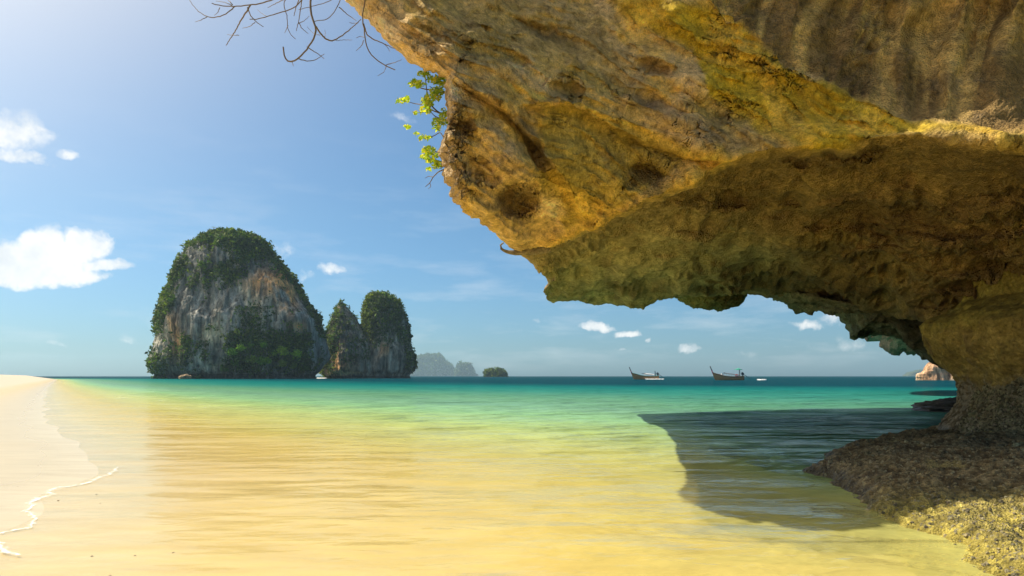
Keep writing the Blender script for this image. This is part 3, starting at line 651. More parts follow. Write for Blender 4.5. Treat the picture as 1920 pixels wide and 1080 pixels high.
def blob(name, c, r, m, seed, amp, cols, label=None, cat=None, nu=90, nv=50, parent=None, group=None):
    th = np.linspace(0, 2 * math.pi, nu, endpoint=False); ph = np.linspace(-math.pi / 2, math.pi / 2, nv); T, Pq = np.meshgrid(th, ph)
    U = np.stack([np.cos(Pq) * np.cos(T), np.cos(Pq) * np.sin(T), np.sin(Pq)], -1)
    d = 1 + amp * (fbm(U, 1.6, 4, off=seed) + .5 * (ridged(U, 3, 3, off=seed) - .6))
    V = U * d[..., None] * np.array(r); cl_ = np.array(cols) * (1 + .5 * fbm(U, 4, 4, off=seed))[..., None]
    o = mesh_np(name, V, grid_quads(nv, nu, wrap=True), m, attrs={'tint': np.clip(cl_, .01, .9).reshape(-1, 3), 'rough': np.full(V.size // 3, .7)})
    o.location = c
    if parent: o.parent = parent
    if label: tag(o, label, cat, group)
    return o
pb_ = onwater(1800, 772); blob('boulder', (pb_[0] + .9, pb_[1] + 1, -.05), (1.9, 2.6, .62), m_barn, 3.0, .35, (.07, .06, .05), 'low dark wet boulder in the water behind the foot of the pillar', 'boulder', 140, 80)

# ------------------------------------------------------------------ sea stacks
m_stack, g, out = mat('stack_limestone')
P = g.pos(); t = g.attr('tint', 'Color')
sv = g.noise(g.mapping(P, (1, 1, .12)), .35, 6, .65); s2 = g.noise(g.mapping(P, (1, 1, .35)), .9, 5, .65); s3 = g.noise(P, .12, 5, .6)
c = g.mix(1.0, t, g.ramp(sv, [(.36, .30), (.5, 1.15), (.64, 2.1)]), 'MULTIPLY')
c = g.mix(1.0, c, g.ramp(s2, [(.3, .6), (.7, 1.45)]), 'MULTIPLY'); c = g.mix(1.0, c, g.ramp(s3, [(.3, .75), (.7, 1.3)]), 'MULTIPLY')
principled(g, out, c, .9, g.bump(g.math('ADD', sv, g.math('MULTIPLY', s2, .5)), 2.5, .8), .1)
m_leaf_far, g, out = mat('jungle_leaves')
t = g.attr('tint', 'Color'); p = principled(g, out, t, .65, None, .2)
tl = g.new('ShaderNodeBsdfTranslucent'); g.l.new(g.mix(1.0, t, (1.3, 1.5, .5), 'MULTIPLY'), tl.inputs[0])
ms = g.new('ShaderNodeMixShader'); ms.inputs[0].default_value = .3; g.l.new(p.outputs[0], ms.inputs[1]); g.l.new(tl.outputs[0], ms.inputs[2]); g.l.new(ms.outputs[0], out.inputs[0])

def stack_rock(name, ext, Dc, depth_ratio, parent, colfn, nth=420, nz=240, amp=3.0, pk=.75, dy=0.0):
    ext = np.array(ext, float); pyv = np.linspace(ext[0, 0], ext[-1, 0], nz)
    L = np.interp(pyv, ext[:, 0], ext[:, 1]); Rr = np.interp(pyv, ext[:, 0], ext[:, 2])
    z = CAMH + (HZ - pyv) / F * Dc; z[-1] = min(z[-1], -1.5)
    cx = ((L + Rr) / 2 - 960) / F * Dc; rx = (Rr - L) / 2 / F * Dc; ry = rx * depth_ratio
    # a steady base depth so that the face falls sheer to the sea
    th = np.linspace(0, 2 * math.pi, nth, endpoint=False); T, Z = np.meshgrid(th, z)
    sx = np.sign(np.cos(T)) * np.abs(np.cos(T)) ** (.85 if pk < 1 else 1); sy = np.sign(np.sin(T)) * np.abs(np.sin(T)) ** pk
    V = np.stack([cx[:, None] + rx[:, None] * sx, Dc + dy + ry[:, None] * sy, Z], -1)
    N = np.stack([sx, sy / depth_ratio, 0 * T + .25], -1); N /= np.linalg.norm(N, axis=-1, keepdims=True)
    q = V.copy(); q[..., 2] *= .22
    d = fbm(V, .035, 3) * 1.3 + fbm(q, .09, 5, .55) * 1.3 + (ridged(q, .16, 4) - .6) * .8 + fbm(V, .3, 3) * .35
    sil = .34 + .66 * np.abs(np.sin(T)) ** .7
    sil = np.where(np.sin(T) > 0, 1, sil)
    tz = np.clip((z - z.min()) / 6.0, 0, 1)[:, None]
    rs = np.clip(rx / 8.0, .12, 1)[:, None]
    V = V + N * (d * amp * sil * rs)[..., None]
    # sea notch
    notch = np.exp(-((Z - 2.0) / 1.8) ** 2) * 1.6; V -= N * [1, 1, 0] * notch[..., None]
    cols = colfn(V, N)
    top = V[0].mean(0); Vf = np.concatenate([V.reshape(-1, 3), top[None]]); cols = np.concatenate([cols.reshape(-1, 3), cols[0, :1]])
    Q = grid_quads(nz, nth, wrap=True)
    c = np.arange(0, nth, 2); Qt = np.stack([np.full(len(c), nz * nth), (c + 2) % nth, c + 1, c], -1)
    o = mesh_np(name, Vf, np.concatenate([Q, Qt]), m_stack, attrs={'tint': np.clip(cols, .01, .9), 'rough': np.full(len(Vf), .5)})
    child(o, parent)
    return V, N
def proj(V): return 960 + V[..., 0] / V[..., 1] * F, HZ - (V[..., 2] - CAMH) / V[..., 1] * F
def e2(x, y, cx, cy, rx, ry): return np.exp(-(((x - cx) / rx) ** 2 + ((y - cy) / ry) ** 2))
def big_cols(V, N):
    x, y = proj(V); front = (N[..., 1] < .2)
    q = V.copy(); q[..., 2] *= .2
    n = fbm(q, .07, 4, .6); n2 = fbm(V, .05, 4)
    c = lerp(np.broadcast_to(V3((.25, .235, .195)), V.shape), V3((.12, .12, .105)), sstep(n, -.15, .2))
    c = lerp(c, V3((.52, .44, .28)), np.clip(e2(x, y, 400, 650, 30, 45) + .7 * e2(x, y, 470, 565, 50, 30) + .6 * e2(x, y, 318, 640, 20, 30), 0, 1) * sstep(n2 + n * .6, -.25, .12))
    orr = np.clip(e2(x, y, 510, 530, 48, 22) + e2(x, y, 540, 560, 18, 24) + .8 * e2(x, y, 330, 640, 14, 26) + .8 * e2(x, y, 560, 612, 16, 10) + .5 * e2(x, y, 320, 600, 12, 20), 0, 1)
    c = lerp(c, V3((.62, .30, .10)), orr * sstep(n + .5 * n2, -.3, .1) * .95)
    c = lerp(c, V3((.035, .03, .025)), sstep(V[..., 2], 3.4, 2.2) * .85)
    return c
def small_cols(V, N):
    x, y = proj(V); q = V.copy(); q[..., 2] *= .25; n = fbm(q, .09, 4, .6); n2 = fbm(V, .06, 4)
    c = lerp(np.broadcast_to(V3((.27, .23, .17)), V.shape), V3((.13, .115, .09)), sstep(n, -.15, .2))
    orr = np.clip(e2(x, y, 636, 690, 26, 14) + .8 * e2(x, y, 628, 665, 7, 22) + .6 * e2(x, y, 720, 655, 16, 12), 0, 1)
    c = lerp(c, V3((.68, .38, .17)), orr * sstep(n + .4 * n2, -.35, .05))
    c = lerp(c, V3((.50, .34, .16)), e2(x, y, 650, 699, 30, 3.2) * .9)
    return lerp(c, V3((.035, .03, .025)), sstep(V[..., 2], 2.4, 1.2) * .85)
BIG = [(438, 418, 430), (440, 405, 448), (443, 396, 462), (448, 384, 478), (456, 368, 490), (466, 357, 497), (476, 351, 506), (490, 341, 517), (505, 339, 531), (520, 334, 545), (540, 326, 558), (560, 318, 569), (580, 311, 583), (600, 308, 601),
       (620, 306, 606), (640, 303, 607), (655, 299, 609), (670, 295, 609), (682, 293, 603), (695, 298, 594), (707, 300, 588), (711, 300, 589)]
ST2 = [(566, 638, 640), (570, 634, 645), (577, 630, 651), (586, 627, 658), (600, 620, 666), (615, 615, 676), (630, 612, 688), (645, 609, 700), (660, 607, 704), (675, 603, 708), (690, 598, 708), (700, 602, 708), (711, 606, 708)]
ST3 = [(551, 706, 722), (553, 698, 731), (557, 691, 739), (565, 687, 747), (580, 684, 756), (600, 683, 760), (620, 683, 762), (640, 681, 764), (655, 676, 770), (670, 675, 775), (685, 675, 775), (695, 672, 772), (711, 670, 767)]
DB = 420.0; DS = 470.0
big = empty('sea_stack', (-170, DB, 0), 'largest grey limestone sea stack, domed, streaked with orange and topped with jungle', 'sea stack')
Vb, Nb = stack_rock('rock', BIG, DB, .62, big, big_cols, 560, 330, 2.6)
twin = empty('sea_stack', (-100, DS, 0), 'smaller twin-peaked green and grey sea stack right of the domed one', 'sea stack')
V2, N2 = stack_rock('rock', ST2, DS, 1.05, twin, small_cols, 360, 220, 2.6, 1.0)
V3_, N3 = stack_rock('rock', ST3, DS + 8, 1.05, twin, small_cols, 360, 220, 1.8, 1.0)

def tufts(centres, sizes, cols, k=9, flat=.8):
    n = len(centres); cen = np.repeat(centres, k, 0); s_ = np.repeat(sizes, k)
    off = rng.normal(size=(n * k, 3)); off /= np.linalg.norm(off, axis=1, keepdims=True); off *= (rng.uniform(.3, 1, (n * k, 1)) ** .5) * s_[:, None] * [1, 1, flat]
    off[:, 2] += s_ * .25
    a = rng.normal(size=(n * k, 3)) + np.array([0, 0, .0]); a /= np.linalg.norm(a, axis=1, keepdims=True); b = rng.normal(size=(n * k, 3)); b -= (a * b).sum(1, keepdims=True) * a; b /= np.linalg.norm(b, axis=1, keepdims=True)
    ls = s_[:, None] * rng.uniform(.28, .55, (n * k, 1)); c = cen + off
    V = np.stack([c - a * ls, c + b * ls * .6, c + a * ls, c - b * ls * .6], 1).reshape(-1, 3)
    Q = np.arange(n * k * 4).reshape(-1, 4); cc = np.repeat(np.repeat(cols, k, 0) * rng.uniform(.7, 1.35, (n * k, 1)), 4, 0)
    return V, Q, cc
GREENS = np.array([(.055, .10, .018), (.095, .145, .022), (.045, .08, .02), (.14, .18, .028), (.085, .10, .035)])
def vegetate(V, N, weight, n, smin, smax, parent, name='vegetation', k=9, bright=None):
    w_ = np.maximum(weight.ravel(), 0); area = np.linalg.norm(np.cross(np.gradient(V, axis=0), np.gradient(V, axis=1)), axis=-1).ravel(); w_ *= area; w_ /= w_.sum()
    idx = rng.choice(len(w_), n, p=w_); c = V.reshape(-1, 3)[idx] + rng.normal(size=(n, 3)) * .5
    s_ = rng.uniform(smin, smax, n) * np.clip(rng.lognormal(-.1, .38, n), .4, 1.5)
    g_ = GREENS[rng.integers(0, 5, n)]; var = (1 + .8 * fbm(c, .12, 3))[:, None]; g_ = g_ * np.clip(var, .4, 2)
    if bright is not None: bb = bright(c)[:, None]; g_ = g_ * (1 - bb) + np.array([.20, .22, .03]) * bb  # optional yellow-green tint standing in for sunlight
    vv, qq, cc = tufts(c, s_, g_, k)
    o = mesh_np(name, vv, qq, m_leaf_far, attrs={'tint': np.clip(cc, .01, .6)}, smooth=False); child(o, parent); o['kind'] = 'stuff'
    return o
x, y = proj(Vb); n = fbm(Vb, .06, 4, .6); front = Nb[..., 1] < .35
lim = np.interp(x, [280, 340, 380, 420, 470, 520, 560, 590, 610], [470, 478, 472, 485, 500, 500, 545, 590, 600])
edgeL = np.clip(1 - (x - np.interp(y, [e[0] for e in BIG], [e[1] for e in BIG])) / 22, 0, 1); edgeR = np.clip(1 - (np.interp(y, [e[0] for e in BIG], [e[2] for e in BIG]) - x) / 20, 0, 1)
W = sstep(y + 30 * n, lim + 0, lim - 36) + sstep(edgeL + n, .5, .95) * sstep(y, 470, 520) * sstep(y, 640, 590) + sstep(edgeR + n, .4, .9) * sstep(y, 650, 600) + .8 * e2(x, y, 440, 500, 60, 26) * sstep(n, -.2, .2) + .9 * e2(x, y, 480, 605, 26, 20) + .5 * e2(x, y, 350, 600, 20, 36) * sstep(n, -.1, .2)
W += 1.6 * sstep(y, 618 + 14 * 0, 640) * sstep(x + 20 * n, 415, 440) * sstep(x + 20 * n, 590, 565) * sstep(y, 702, 690) + .035 * sstep(n, 0, .3) + .5 * e2(x, y, 300, 685, 14, 18) + .25 * sstep(n, .1, .3)
W += .8 * e2(x, y, 350, 660, 7, 26)
vegetate(Vb, Nb, np.where(front, W * (.3 + sstep(n, -.3, .1)), .4 * (y < 560)), 13500, .9, 2.1, big, k=9)
x2, y2 = proj(V2); nn = fbm(V2, .08, 4)
W2 = .55 + sstep(x2, 640, 618) * 1.2 + sstep(y2, 640, 590) * .4; W2 *= sstep(y2, 690, 668) * .9 + .1; W2 *= .35 + 1.2 * sstep(nn, -.15, .15); W2 += 1.6 * e2(x2, y2, 612, 690, 12, 18) + 1.6 * e2(x2, y2, 616, 655, 8, 28)
vegetate(V2, N2, W2, 2600, .8, 1.7, twin, k=9, bright=lambda c: np.clip(1 - (proj(c)[0] - 604) / 18, 0, 1) * .9)  # sunlit left flank painted into the leaf colours
x3, y3 = proj(V3_); nn = fbm(V3_, .07, 4)
W3 = sstep(y3 + 20 * nn, 655, 630) + sstep(x3, 755, 768) * sstep(y3, 700, 690); W3 *= .25 + 1.2 * sstep(nn, -.2, .15); W3 += .3 * sstep(x3, 705, 690) * sstep(y3, 650, 640)
vegetate(V3_, N3, W3, 5200, .8, 1.8, twin, k=9, bright=lambda c: np.clip(1 - (proj(c)[0] - 680) / 30, 0, 1) * .6)  # weaker painted sun tint on the left side of this peak
blob('foot_boulder', (0, 0, 0), (3.4, 3, 1.9), m_stack, 5, .4, (.30, .21, .12), None, None, 50, 30).location = (-170 + 170 + ((348 - 960) / F * (DB - 52)) + 0, DB - 52, .6)
fb = bpy.data.objects['foot_boulder']; fb.name = 'boulder'; tag(fb, 'small tan boulder in the sea at the foot of the domed sea stack', 'boulder')

# trees at the foot of the big stack
m_bark = simple('bark', (.13, .10, .07), .9, .4, 4)
treeroot = None
def make_tree(name, loc, h, r, seed, label, group):
    rg = np.random.default_rng(seed)
    e = empty(name, tuple(loc), label, 'tree', group)
    pts = np.array([[0, 0, -1], [rg.normal() * .3, 0, h * .3], [rg.normal() * .5, 0, h * .7]]); pts = resample(pts, 8)
    V, Q = tube_np(pts, np.linspace(.35, .15, 8), 6); mesh_np('trunk', V, Q, m_bark, e)
    n = 90; c = rg.normal(size=(n, 3)); c /= np.linalg.norm(c, axis=1, keepdims=True); c *= rg.uniform(.35, 1, (n, 1)) * r * [1, 1, .72]; c[:, 2] += h * .75
    gcol = GREENS[rg.integers(0, 5)] * rg.uniform(1.5, 2.9) * [1.1, 1.15, .6]; v, q, cc = tufts(c, rg.uniform(.5, 1.0, n) * r * .38, np.repeat(gcol[None], n, 0) * rg.uniform(.7, 1.4, (n, 1)), 10)
    mesh_np('crown', v, q, m_leaf_far, e, attrs={'tint': np.clip(cc, .01, .6)}, smooth=False)
    return e
k = 0
fy = Vb.reshape(-1, 3)
for (px, py) in [(441, 668), (458, 655), (476, 650), (497, 655), (515, 662), (536, 660), (556, 668), (430, 690), (449, 688), (468, 680), (488, 682), (508, 684), (528, 685), (548, 688), (566, 690)]:
    px += random.uniform(-7, 7); py += random.uniform(-6, 6); xv, yv = proj(Vb); dd = (xv - px) ** 2 + (yv - py) ** 2 + 1e5 * (Nb[..., 1] > 0); i = np.argmin(dd); b = Vb.reshape(-1, 3)[i]
    make_tree('jungle_tree', (b[0], b[1] - 1.2, b[2] - 3.5), 5.5, random.uniform(2.2, 4.3), 50 + k, 'green tree, %s in %s row of clump at domed stack foot' % ((['leftmost', 'second from left', 'third from left', 'middle', 'third from right', 'second from right', 'rightmost'][k], 'upper') if k < 7 else (['leftmost', 'second from left', 'third from left', 'fourth from left', 'fourth from right', 'third from right', 'second from right', 'rightmost'][k - 7], 'lower')), 'trees clumped at the foot of the domed sea stack'); k += 1

# ------------------------------------------------------------------ far islands
def island(name, ext, Dc, label, base, alt, ratio=.6, veg=0, amp=None, cat='island'):
    e = empty(name, (((ext[-1][1] + ext[-1][2]) / 2 - 960) / F * Dc, Dc, 0), label, cat)
    def cfn(V, N):
        x, y = proj(V); q = V.copy(); q[..., 2] *= .3; n = fbm(q, 20 / Dc, 4, .6)
        return lerp(np.broadcast_to(V3(base), V.shape), V3(alt), sstep(n, -.02, .25))
    V, N = stack_rock('rock', ext, Dc, ratio, e, cfn, 220, 90, amp if amp is not None else Dc / 300)
    if veg:
        x, y = proj(V); n = fbm(V, 20 / Dc, 3); vegetate(V, N, .2 + sstep(n, -.2, .2), veg, Dc * .0012, Dc * .0028, e, k=7)
    return V
island('limestone_island', [(665, 800, 822), (668, 788, 828), (672, 779, 831), (677, 774, 833), (684, 768, 845), (692, 765, 850), (700, 762, 852), (706, 762, 853)], 5600, 'broad hazy blue grey island just right of the twin-peaked stack', (.12, .15, .10), (.40, .36, .28), .5, 2500)
island('limestone_island', [(681, 866, 880), (684, 861, 885), (690, 857, 888), (698, 854, 889), (706, 853, 889)], 5100, 'small rounded hazy rock island between the broad island and the green islet', (.12, .14, .10), (.42, .38, .3), .6, 900)
island('wooded_islet', [(692, 920, 934), (694, 914, 941), (697, 909, 946), (701, 907, 949), (706, 908, 950)], 1200, 'low tree covered green islet alone on the horizon left of the boats', (.07, .09, .04), (.2, .16, .1), .5, 1500)
island('limestone_island', [(700, 891, 894), (703, 889, 897), (706, 887, 899)], 5760, 'tiny faint rock island at the right foot of the rounded hazy island', (.12, .14, .1), (.3, .3, .25), .5)
island('headland', [(693, 1725, 1800), (698, 1708, 1820), (702, 1700, 1830), (706, 1695, 1840)], 4800, 'faint blue hill on the horizon behind the tan rock by the pillar', (.08, .11, .07), (.1, .12, .07), .4)
island('rock_outcrop', [(679, 1742, 1756), (682, 1739, 1760), (688, 1736, 1790), (694, 1731, 1800), (699, 1722, 1810), (702, 1714, 1820), (706, 1714, 1822), (710, 1718, 1822)], 260, 'tan and rust rock outcrop in the sea just left of the pillar', (.42, .25, .14), (.52, .38, .24), .4, 0, 1.2, 'rock')

# ------------------------------------------------------------------ longtail boats
m_hull = simple('varnished_planks', (.52, .26, .10), .5, .4, 3); m_hull_dark = simple('dark_painted_planks', (.07, .055, .06), .6, .3, 3)
m_white = simple('white_paint', (.78, .76, .72), .6, .08, 3); m_canvas = simple('dark_canvas', (.05, .055, .07), .85, .2, 3); m_green = simple('green_cloth', (.03, .30, .19), .8, .15, 3)
m_red = simple('red_cloth', (.55, .035, .035), .8, .2, 3); m_metal = simple('engine_metal', (.06, .065, .07), .5, .3, 5); m_pink = simple('pink_ribbon', (.65, .2, .3), .8, .15, 5); m_tim = simple('weathered_timber', (.35, .27, .19), .8, .2, 5)
def hull_np(L, beam, stations, off=0.0, close=True):
    rows = []
    for (t, bw, keel, sheer) in stations:
        x = -L / 2 + t * L
        for a in np.linspace(-1, 1, 13):
            yy = np.sign(a) * min(1, abs(a) * 1.25) ** .7 * bw * beam / 2; zz_ = keel + (sheer - keel) * abs(a) ** 1.7
            rows.append((x + (0 if t > .12 else -(zz_ - keel) * .42), yy, zz_))
    return np.array(rows, float), grid_quads(len(stations), 13)
def longtail(loc, rz, L, label, kind):
    b = empty('longtail_boat', loc, label, 'boat', 'longtail boats crossing the bay'); b.rotation_euler = (0, 0, rz); b.scale = (1, 1, 1.12)
    S = [(0.0, .03, .7, 3.0), (.03, .12, .15, 2.75), (.08, .32, -.25, 2.4), (.16, .6, -.4, 1.95), (.28, .85, -.45, 1.55), (.45, 1, -.45, 1.28), (.62, 1, -.45, 1.2), (.8, .9, -.4, 1.25), (.93, .72, -.3, 1.35), (1.0, .55, -.1, 1.45)]
    k = L / 13.0; S = [(t, w_, a * k, c * 1.14 * k) for t, w_, a, c in S]
    V, Q = hull_np(L, 2.1 * k, S); mesh_np('hull', V, Q, m_hull, b)
    # deck and transom
    dv = []; 
    for (t, w_, a, c) in S: dv += [(-L / 2 + t * L, -w_ * 1.0 * k, c - .35 * k), (-L / 2 + t * L, w_ * 1.0 * k, c - .35 * k)]
    mesh_np('deck', np.array(dv), grid_quads(len(S), 2), m_tim, b, smooth=False)
    mesh_np('transom', *box_np((L / 2 - .03, 0, .65 * k), (.1, 1.1 * k, 1.5 * k)), m_hull_dark, b, smooth=False)
    for sgn in (-1, 1):
        rp = np.array([(-L / 2 + t * L - (.42 * (c - a) if t < .12 else 0), sgn * w_ * 1.05 * k, c + .03) for t, w_, a, c in S]); V, Q = tube_np(resample(rp, 24), np.full(24, .09 * k), 6); mesh_np('gunwale', V, Q, m_tim if kind == 'b' else m_green, b)
        rp[:, 2] -= .35 * k; rp[:, 1] *= 1.0; V, Q = tube_np(resample(rp, 24)[3:], np.full(21, .05 * k), 6); mesh_np('rubbing_strake', V, Q, m_hull_dark, b)
    # prow post
    x0 = -L / 2 - .95 * k
    V, Q = join([tube_np(resample([(x0 + .9 * k, 0, 2.0 * k), (x0 + .15 * k, 0, 3.2 * k), (x0 - .75 * k, 0, 5.1 * k)], 12), np.linspace(.24, .17, 12) * k, 8), box_np((x0 - .78 * k, 0, 5.15 * k), (.42 * k, .3 * k, .3 * k))]); mesh_np('prow_post', V, Q, m_hull_dark, b)
    V, Q = join([tube_np([(x0 + .02 * k, 0, 3.45 * k), (x0 - .12 * k, 0, 3.75 * k)], [.3 * k, .28 * k], 8), tube_np(resample([(x0 + .1 * k, -.2 * k, 3.5 * k), (x0 - .05 * k, -.28 * k, 2.9 * k), (x0 + .15 * k, -.25 * k, 2.3 * k)], 6), np.full(6, .07 * k), 5)]); mesh_np('ribbon', V, Q, m_pink, b)
    if kind == 'b':
        # low dark awning sloping aft on posts, pale edge
        a0, a1 = -L * .17, L * .27
        gx_ = np.linspace(a0, a1, 12); ay = np.linspace(-1, 1, 7); AX, AY = np.meshgrid(gx_, ay); AZ = np.interp(AX, [a0, a1], [2.95, 2.3]) * k - .22 * AY ** 2 * k
        V = np.stack([AX, AY * .95 * k, AZ], -1); V2_ = V.copy(); V2_[..., 2] -= .09 * k; mesh_np('awning', np.concatenate([V.reshape(-1, 3), V2_.reshape(-1, 3)]), np.concatenate([grid_quads(7, 12), grid_quads(7, 12, base=84, flip=True)]), m_canvas, b)
        for sgn in (-1, 1):
            V, Q = tube_np([(a0, sgn * .97 * k, 2.72 * k), (a1, sgn * .97 * k, 2.06 * k)], [.06 * k, .06 * k], 6); mesh_np('awning_rail', V, Q, m_white, b)
            for xq in np.linspace(a0, a1, 5): mesh_np('awning_post', *box_np((xq, sgn * .93 * k, 1.7 * k), (.07 * k, .07 * k, 1.3 * k)), m_tim, b, smooth=False)
        for (xq, w_, h_) in ((-L * .24, .7, .8), (-L * .335, .5, .7)): mesh_np('storage_box', *box_np((xq, -.1, 1.75 * k + h_ / 2 * k), (w_ * k, .7 * k, h_ * k)), m_white, b, smooth=False)
        for xq in (L * .21, L * .255):    # red life rings on the side
            th_ = np.linspace(0, 2 * math.pi, 17); V, Q = tube_np(np.stack([xq + .3 * k * np.cos(th_), 0 * th_ - 1.12 * k, 1.75 * k + .38 * k * np.sin(th_)], -1), np.full(17, .13 * k), 6); mesh_np('life_ring', V, Q, m_red, b)
        mesh_np('mast', *tube_np([(L * .345, 0, 1 * k), (L * .345, 0, 4.25 * k)], [.17 * k, .13 * k], 8), m_tim, b)
        mesh_np('mast', *tube_np([(L * .375, .2, 1 * k), (L * .375, .2, 3.9 * k)], [.1 * k, .08 * k], 8), m_white, b)
        um = []
        for r_, z_ in ((0, 4.6), (.35, 4.5), (1.0, 4.25), (1.75, 4.05), (1.72, 3.98)): um.append([(L * .335 - .25 + r_ * 1.05 * k * math.cos(a), r_ * .9 * k * math.sin(a), z_ * k) for a in np.linspace(0, 2 * math.pi, 16, endpoint=False)])
        mesh_np('parasol', np.array(um), grid_quads(5, 16, wrap=True), m_green, b)
    else:
        a0, a1 = -L * .06, L * .3
        gx_ = np.linspace(a0, a1, 12); ay = np.linspace(-1, 1, 7); AX, AY = np.meshgrid(gx_, ay); AZ = np.interp(AX, [a0, a1], [2.75, 2.3]) * k - .25 * AY ** 2 * k
        V = np.stack([AX, AY * .95 * k, AZ], -1); V2_ = V.copy(); V2_[..., 2] -= .14 * k; mesh_np('awning', np.concatenate([V.reshape(-1, 3), V2_.reshape(-1, 3)]), np.concatenate([grid_quads(7, 12), grid_quads(7, 12, base=84, flip=True)]), m_white, b)
        for sgn in (-1, 1):
            V, Q = tube_np([(a0 - 1.1 * k, sgn * .9 * k, 2.62 * k), (a0 + .3 * k, sgn * .95 * k, 2.55 * k)], [.09 * k, .09 * k], 6); mesh_np('awning_rail', V, Q, m_canvas, b)
            for xq in np.linspace(a0, a1, 6): mesh_np('awning_post', *box_np((xq, sgn * .93 * k, 1.7 * k), (.09 * k, .07 * k, 1.3 * k)), m_white, b, smooth=False)
            mesh_np('side_rail', *box_np(((a0 + a1) / 2, sgn * .96 * k, 1.55 * k), (a1 - a0, .06 * k, .1 * k)), m_white, b, smooth=False)
        mesh_np('mast', *tube_np([(L * .37, 0, .9 * k), (L * .355, 0, 3.7 * k)], [.24 * k, .16 * k], 8), m_canvas, b)
    # engine and long propeller shaft
    e = mesh_np('engine', *join([box_np((L * .46, 0, 2.35 * k), (1.1 * k, .6 * k, .7 * k)), box_np((L * .455, 0, 2.85 * k), (.6 * k, .45 * k, .4 * k)), tube_np([(L * .44, .2, 2.4 * k), (L * .44, .2, 3.15 * k)], [.1 * k, .09 * k], 6), box_np((L * .46, 0, 1.7 * k), (.3 * k, .3 * k, .9 * k))]), m_metal, b, smooth=False)
    V, Q = tube_np([(L * .5, 0, 2.2 * k), (L * .5 + 3.2 * k, 0, .35 * k)], [.1 * k, .06 * k], 6); mesh_np('propeller_shaft', V, Q, m_metal, b)
    V, Q = tube_np([(L * .44, 0, 2.5 * k), (L * .36, .1, 2.9 * k)], [.06 * k, .05 * k], 6); mesh_np('tiller', V, Q, m_metal, b)
    return b
def wpos(px, D): return ((px - 960) / F * D, D, 0)
longtail(wpos(1367, 262), .06, 11.6, 'wooden longtail boat with green parasol and red life rings, the nearer and right hand one', 'b')
longtail(wpos(1211, 325), .10, 12.6, 'wooden longtail boat with white awning and spray along its hull, the farther left hand one', 'a')
m_foam, g, out = mat('foam')
P = g.pos(); n = g.noise(P, 30, 4); principled(g, out, g.mix(n, (.78, .76, .72), (.92, .91, .88)), .6, g.bump(n, .01, .5), .3)
def foam_ribbon(pts, wid, h, n=120, seed=0.0, cross=7):
    c = resample(pts, n); T = np.gradient(c, axis=0); T /= np.linalg.norm(T, axis=1, keepdims=True); Np = np.stack([-T[:, 1], T[:, 0], 0 * T[:, 0]], -1)
    a = np.linspace(-1, 1, cross); wn = wid * (1 + .9 * fbm(c, 1.2 / wid * .15, 3, off=seed)); wn *= np.sin(np.linspace(.02, .98, n) * math.pi) ** .35
    V = c[:, None] + Np[:, None] * (a[None, :, None] * wn[:, None, None]); V[..., 2] += h * (1 - a[None] ** 2) * (.5 + .8 * np.abs(fbm(V, 4 / wid * .3, 3))) - .004 * (np.abs(a)[None] > .99)
    V += (fbm(V, .5 / wid, 3, off=seed + 4) * wid * .7)[..., None] * [1, 1, 0]
    return V.reshape(-1, 3), grid_quads(n, cross)
p = wpos(1222, 325); V, Q = foam_ribbon([(p[0] - 3.5, p[1] - 1.9, .0), (p[0] + 1, p[1] - 2.1, .0), (p[0] + 5.5, p[1] - 1.6, .0)], .5, .5, 80)
tag(mesh_np('wake', V, Q, m_foam), 'white spray along the hull of the left hand longtail boat', 'wake', None, 'stuff')
p = wpos(1427, 262); V, Q = foam_ribbon([(p[0] - 1.6, p[1], .0), (p[0] + .3, p[1] - .3, .0), (p[0] + 2.0, p[1], .0)], .5, .6, 60, 3)
tag(mesh_np('wake', V, Q, m_foam), 'small white patch of propeller wash behind the right hand longtail boat', 'wake', None, 'stuff')
p = wpos(601, 452); V, Q = foam_ribbon([(p[0] - 4, p[1], .0), (p[0] + 4, p[1] - .3, .0)], 1.2, .7, 60, 5)
tag(mesh_np('surf', V, Q, m_foam), 'white surf in the gap between the domed and the twin-peaked sea stack', 'surf', None, 'stuff')

# ------------------------------------------------------------------ foam lace on the beach
m_lace, g, out = mat('foam_lace')
P = g.pos(); v = g.vor(g.vmath('ADD', P, g.vmath('SCALE', g.new('ShaderNodeTexNoise').outputs[1], 0.0)), 22, 'DISTANCE_TO_EDGE'); n = g.noise(P, 7, 5, .6)
al = g.attr('thin'); lace = g.math('MAXIMUM', g.maprange(v, .09, .03), g.maprange(g.math('SUBTRACT', g.math('ADD', n, g.math('MULTIPLY', al, .50)), 0), .88, 1.02))
lace = g.math('MULTIPLY', lace, .8)
lace = g.math('MULTIPLY', lace, g.maprange(g.math('ADD', al, g.math('MULTIPLY', g.math('SUBTRACT', g.noise(P, 16, 4, .65), .5), 2.4)), .30, .95))
pb2 = g.new('ShaderNodeBsdfPrincipled'); pb2.inputs['Base Color'].default_value = (.93, .91, .86, 1); pb2.inputs['Roughness'].default_value = .6
tr = g.new('ShaderNodeBsdfTransparent'); mm = g.new('ShaderNodeMixShader'); g.l.new(lace, mm.inputs[0]); g.l.new(tr.outputs[0], mm.inputs[1]); g.l.new(pb2.outputs[0], mm.inputs[2]); g.l.new(mm.outputs[0], out.inputs[0])
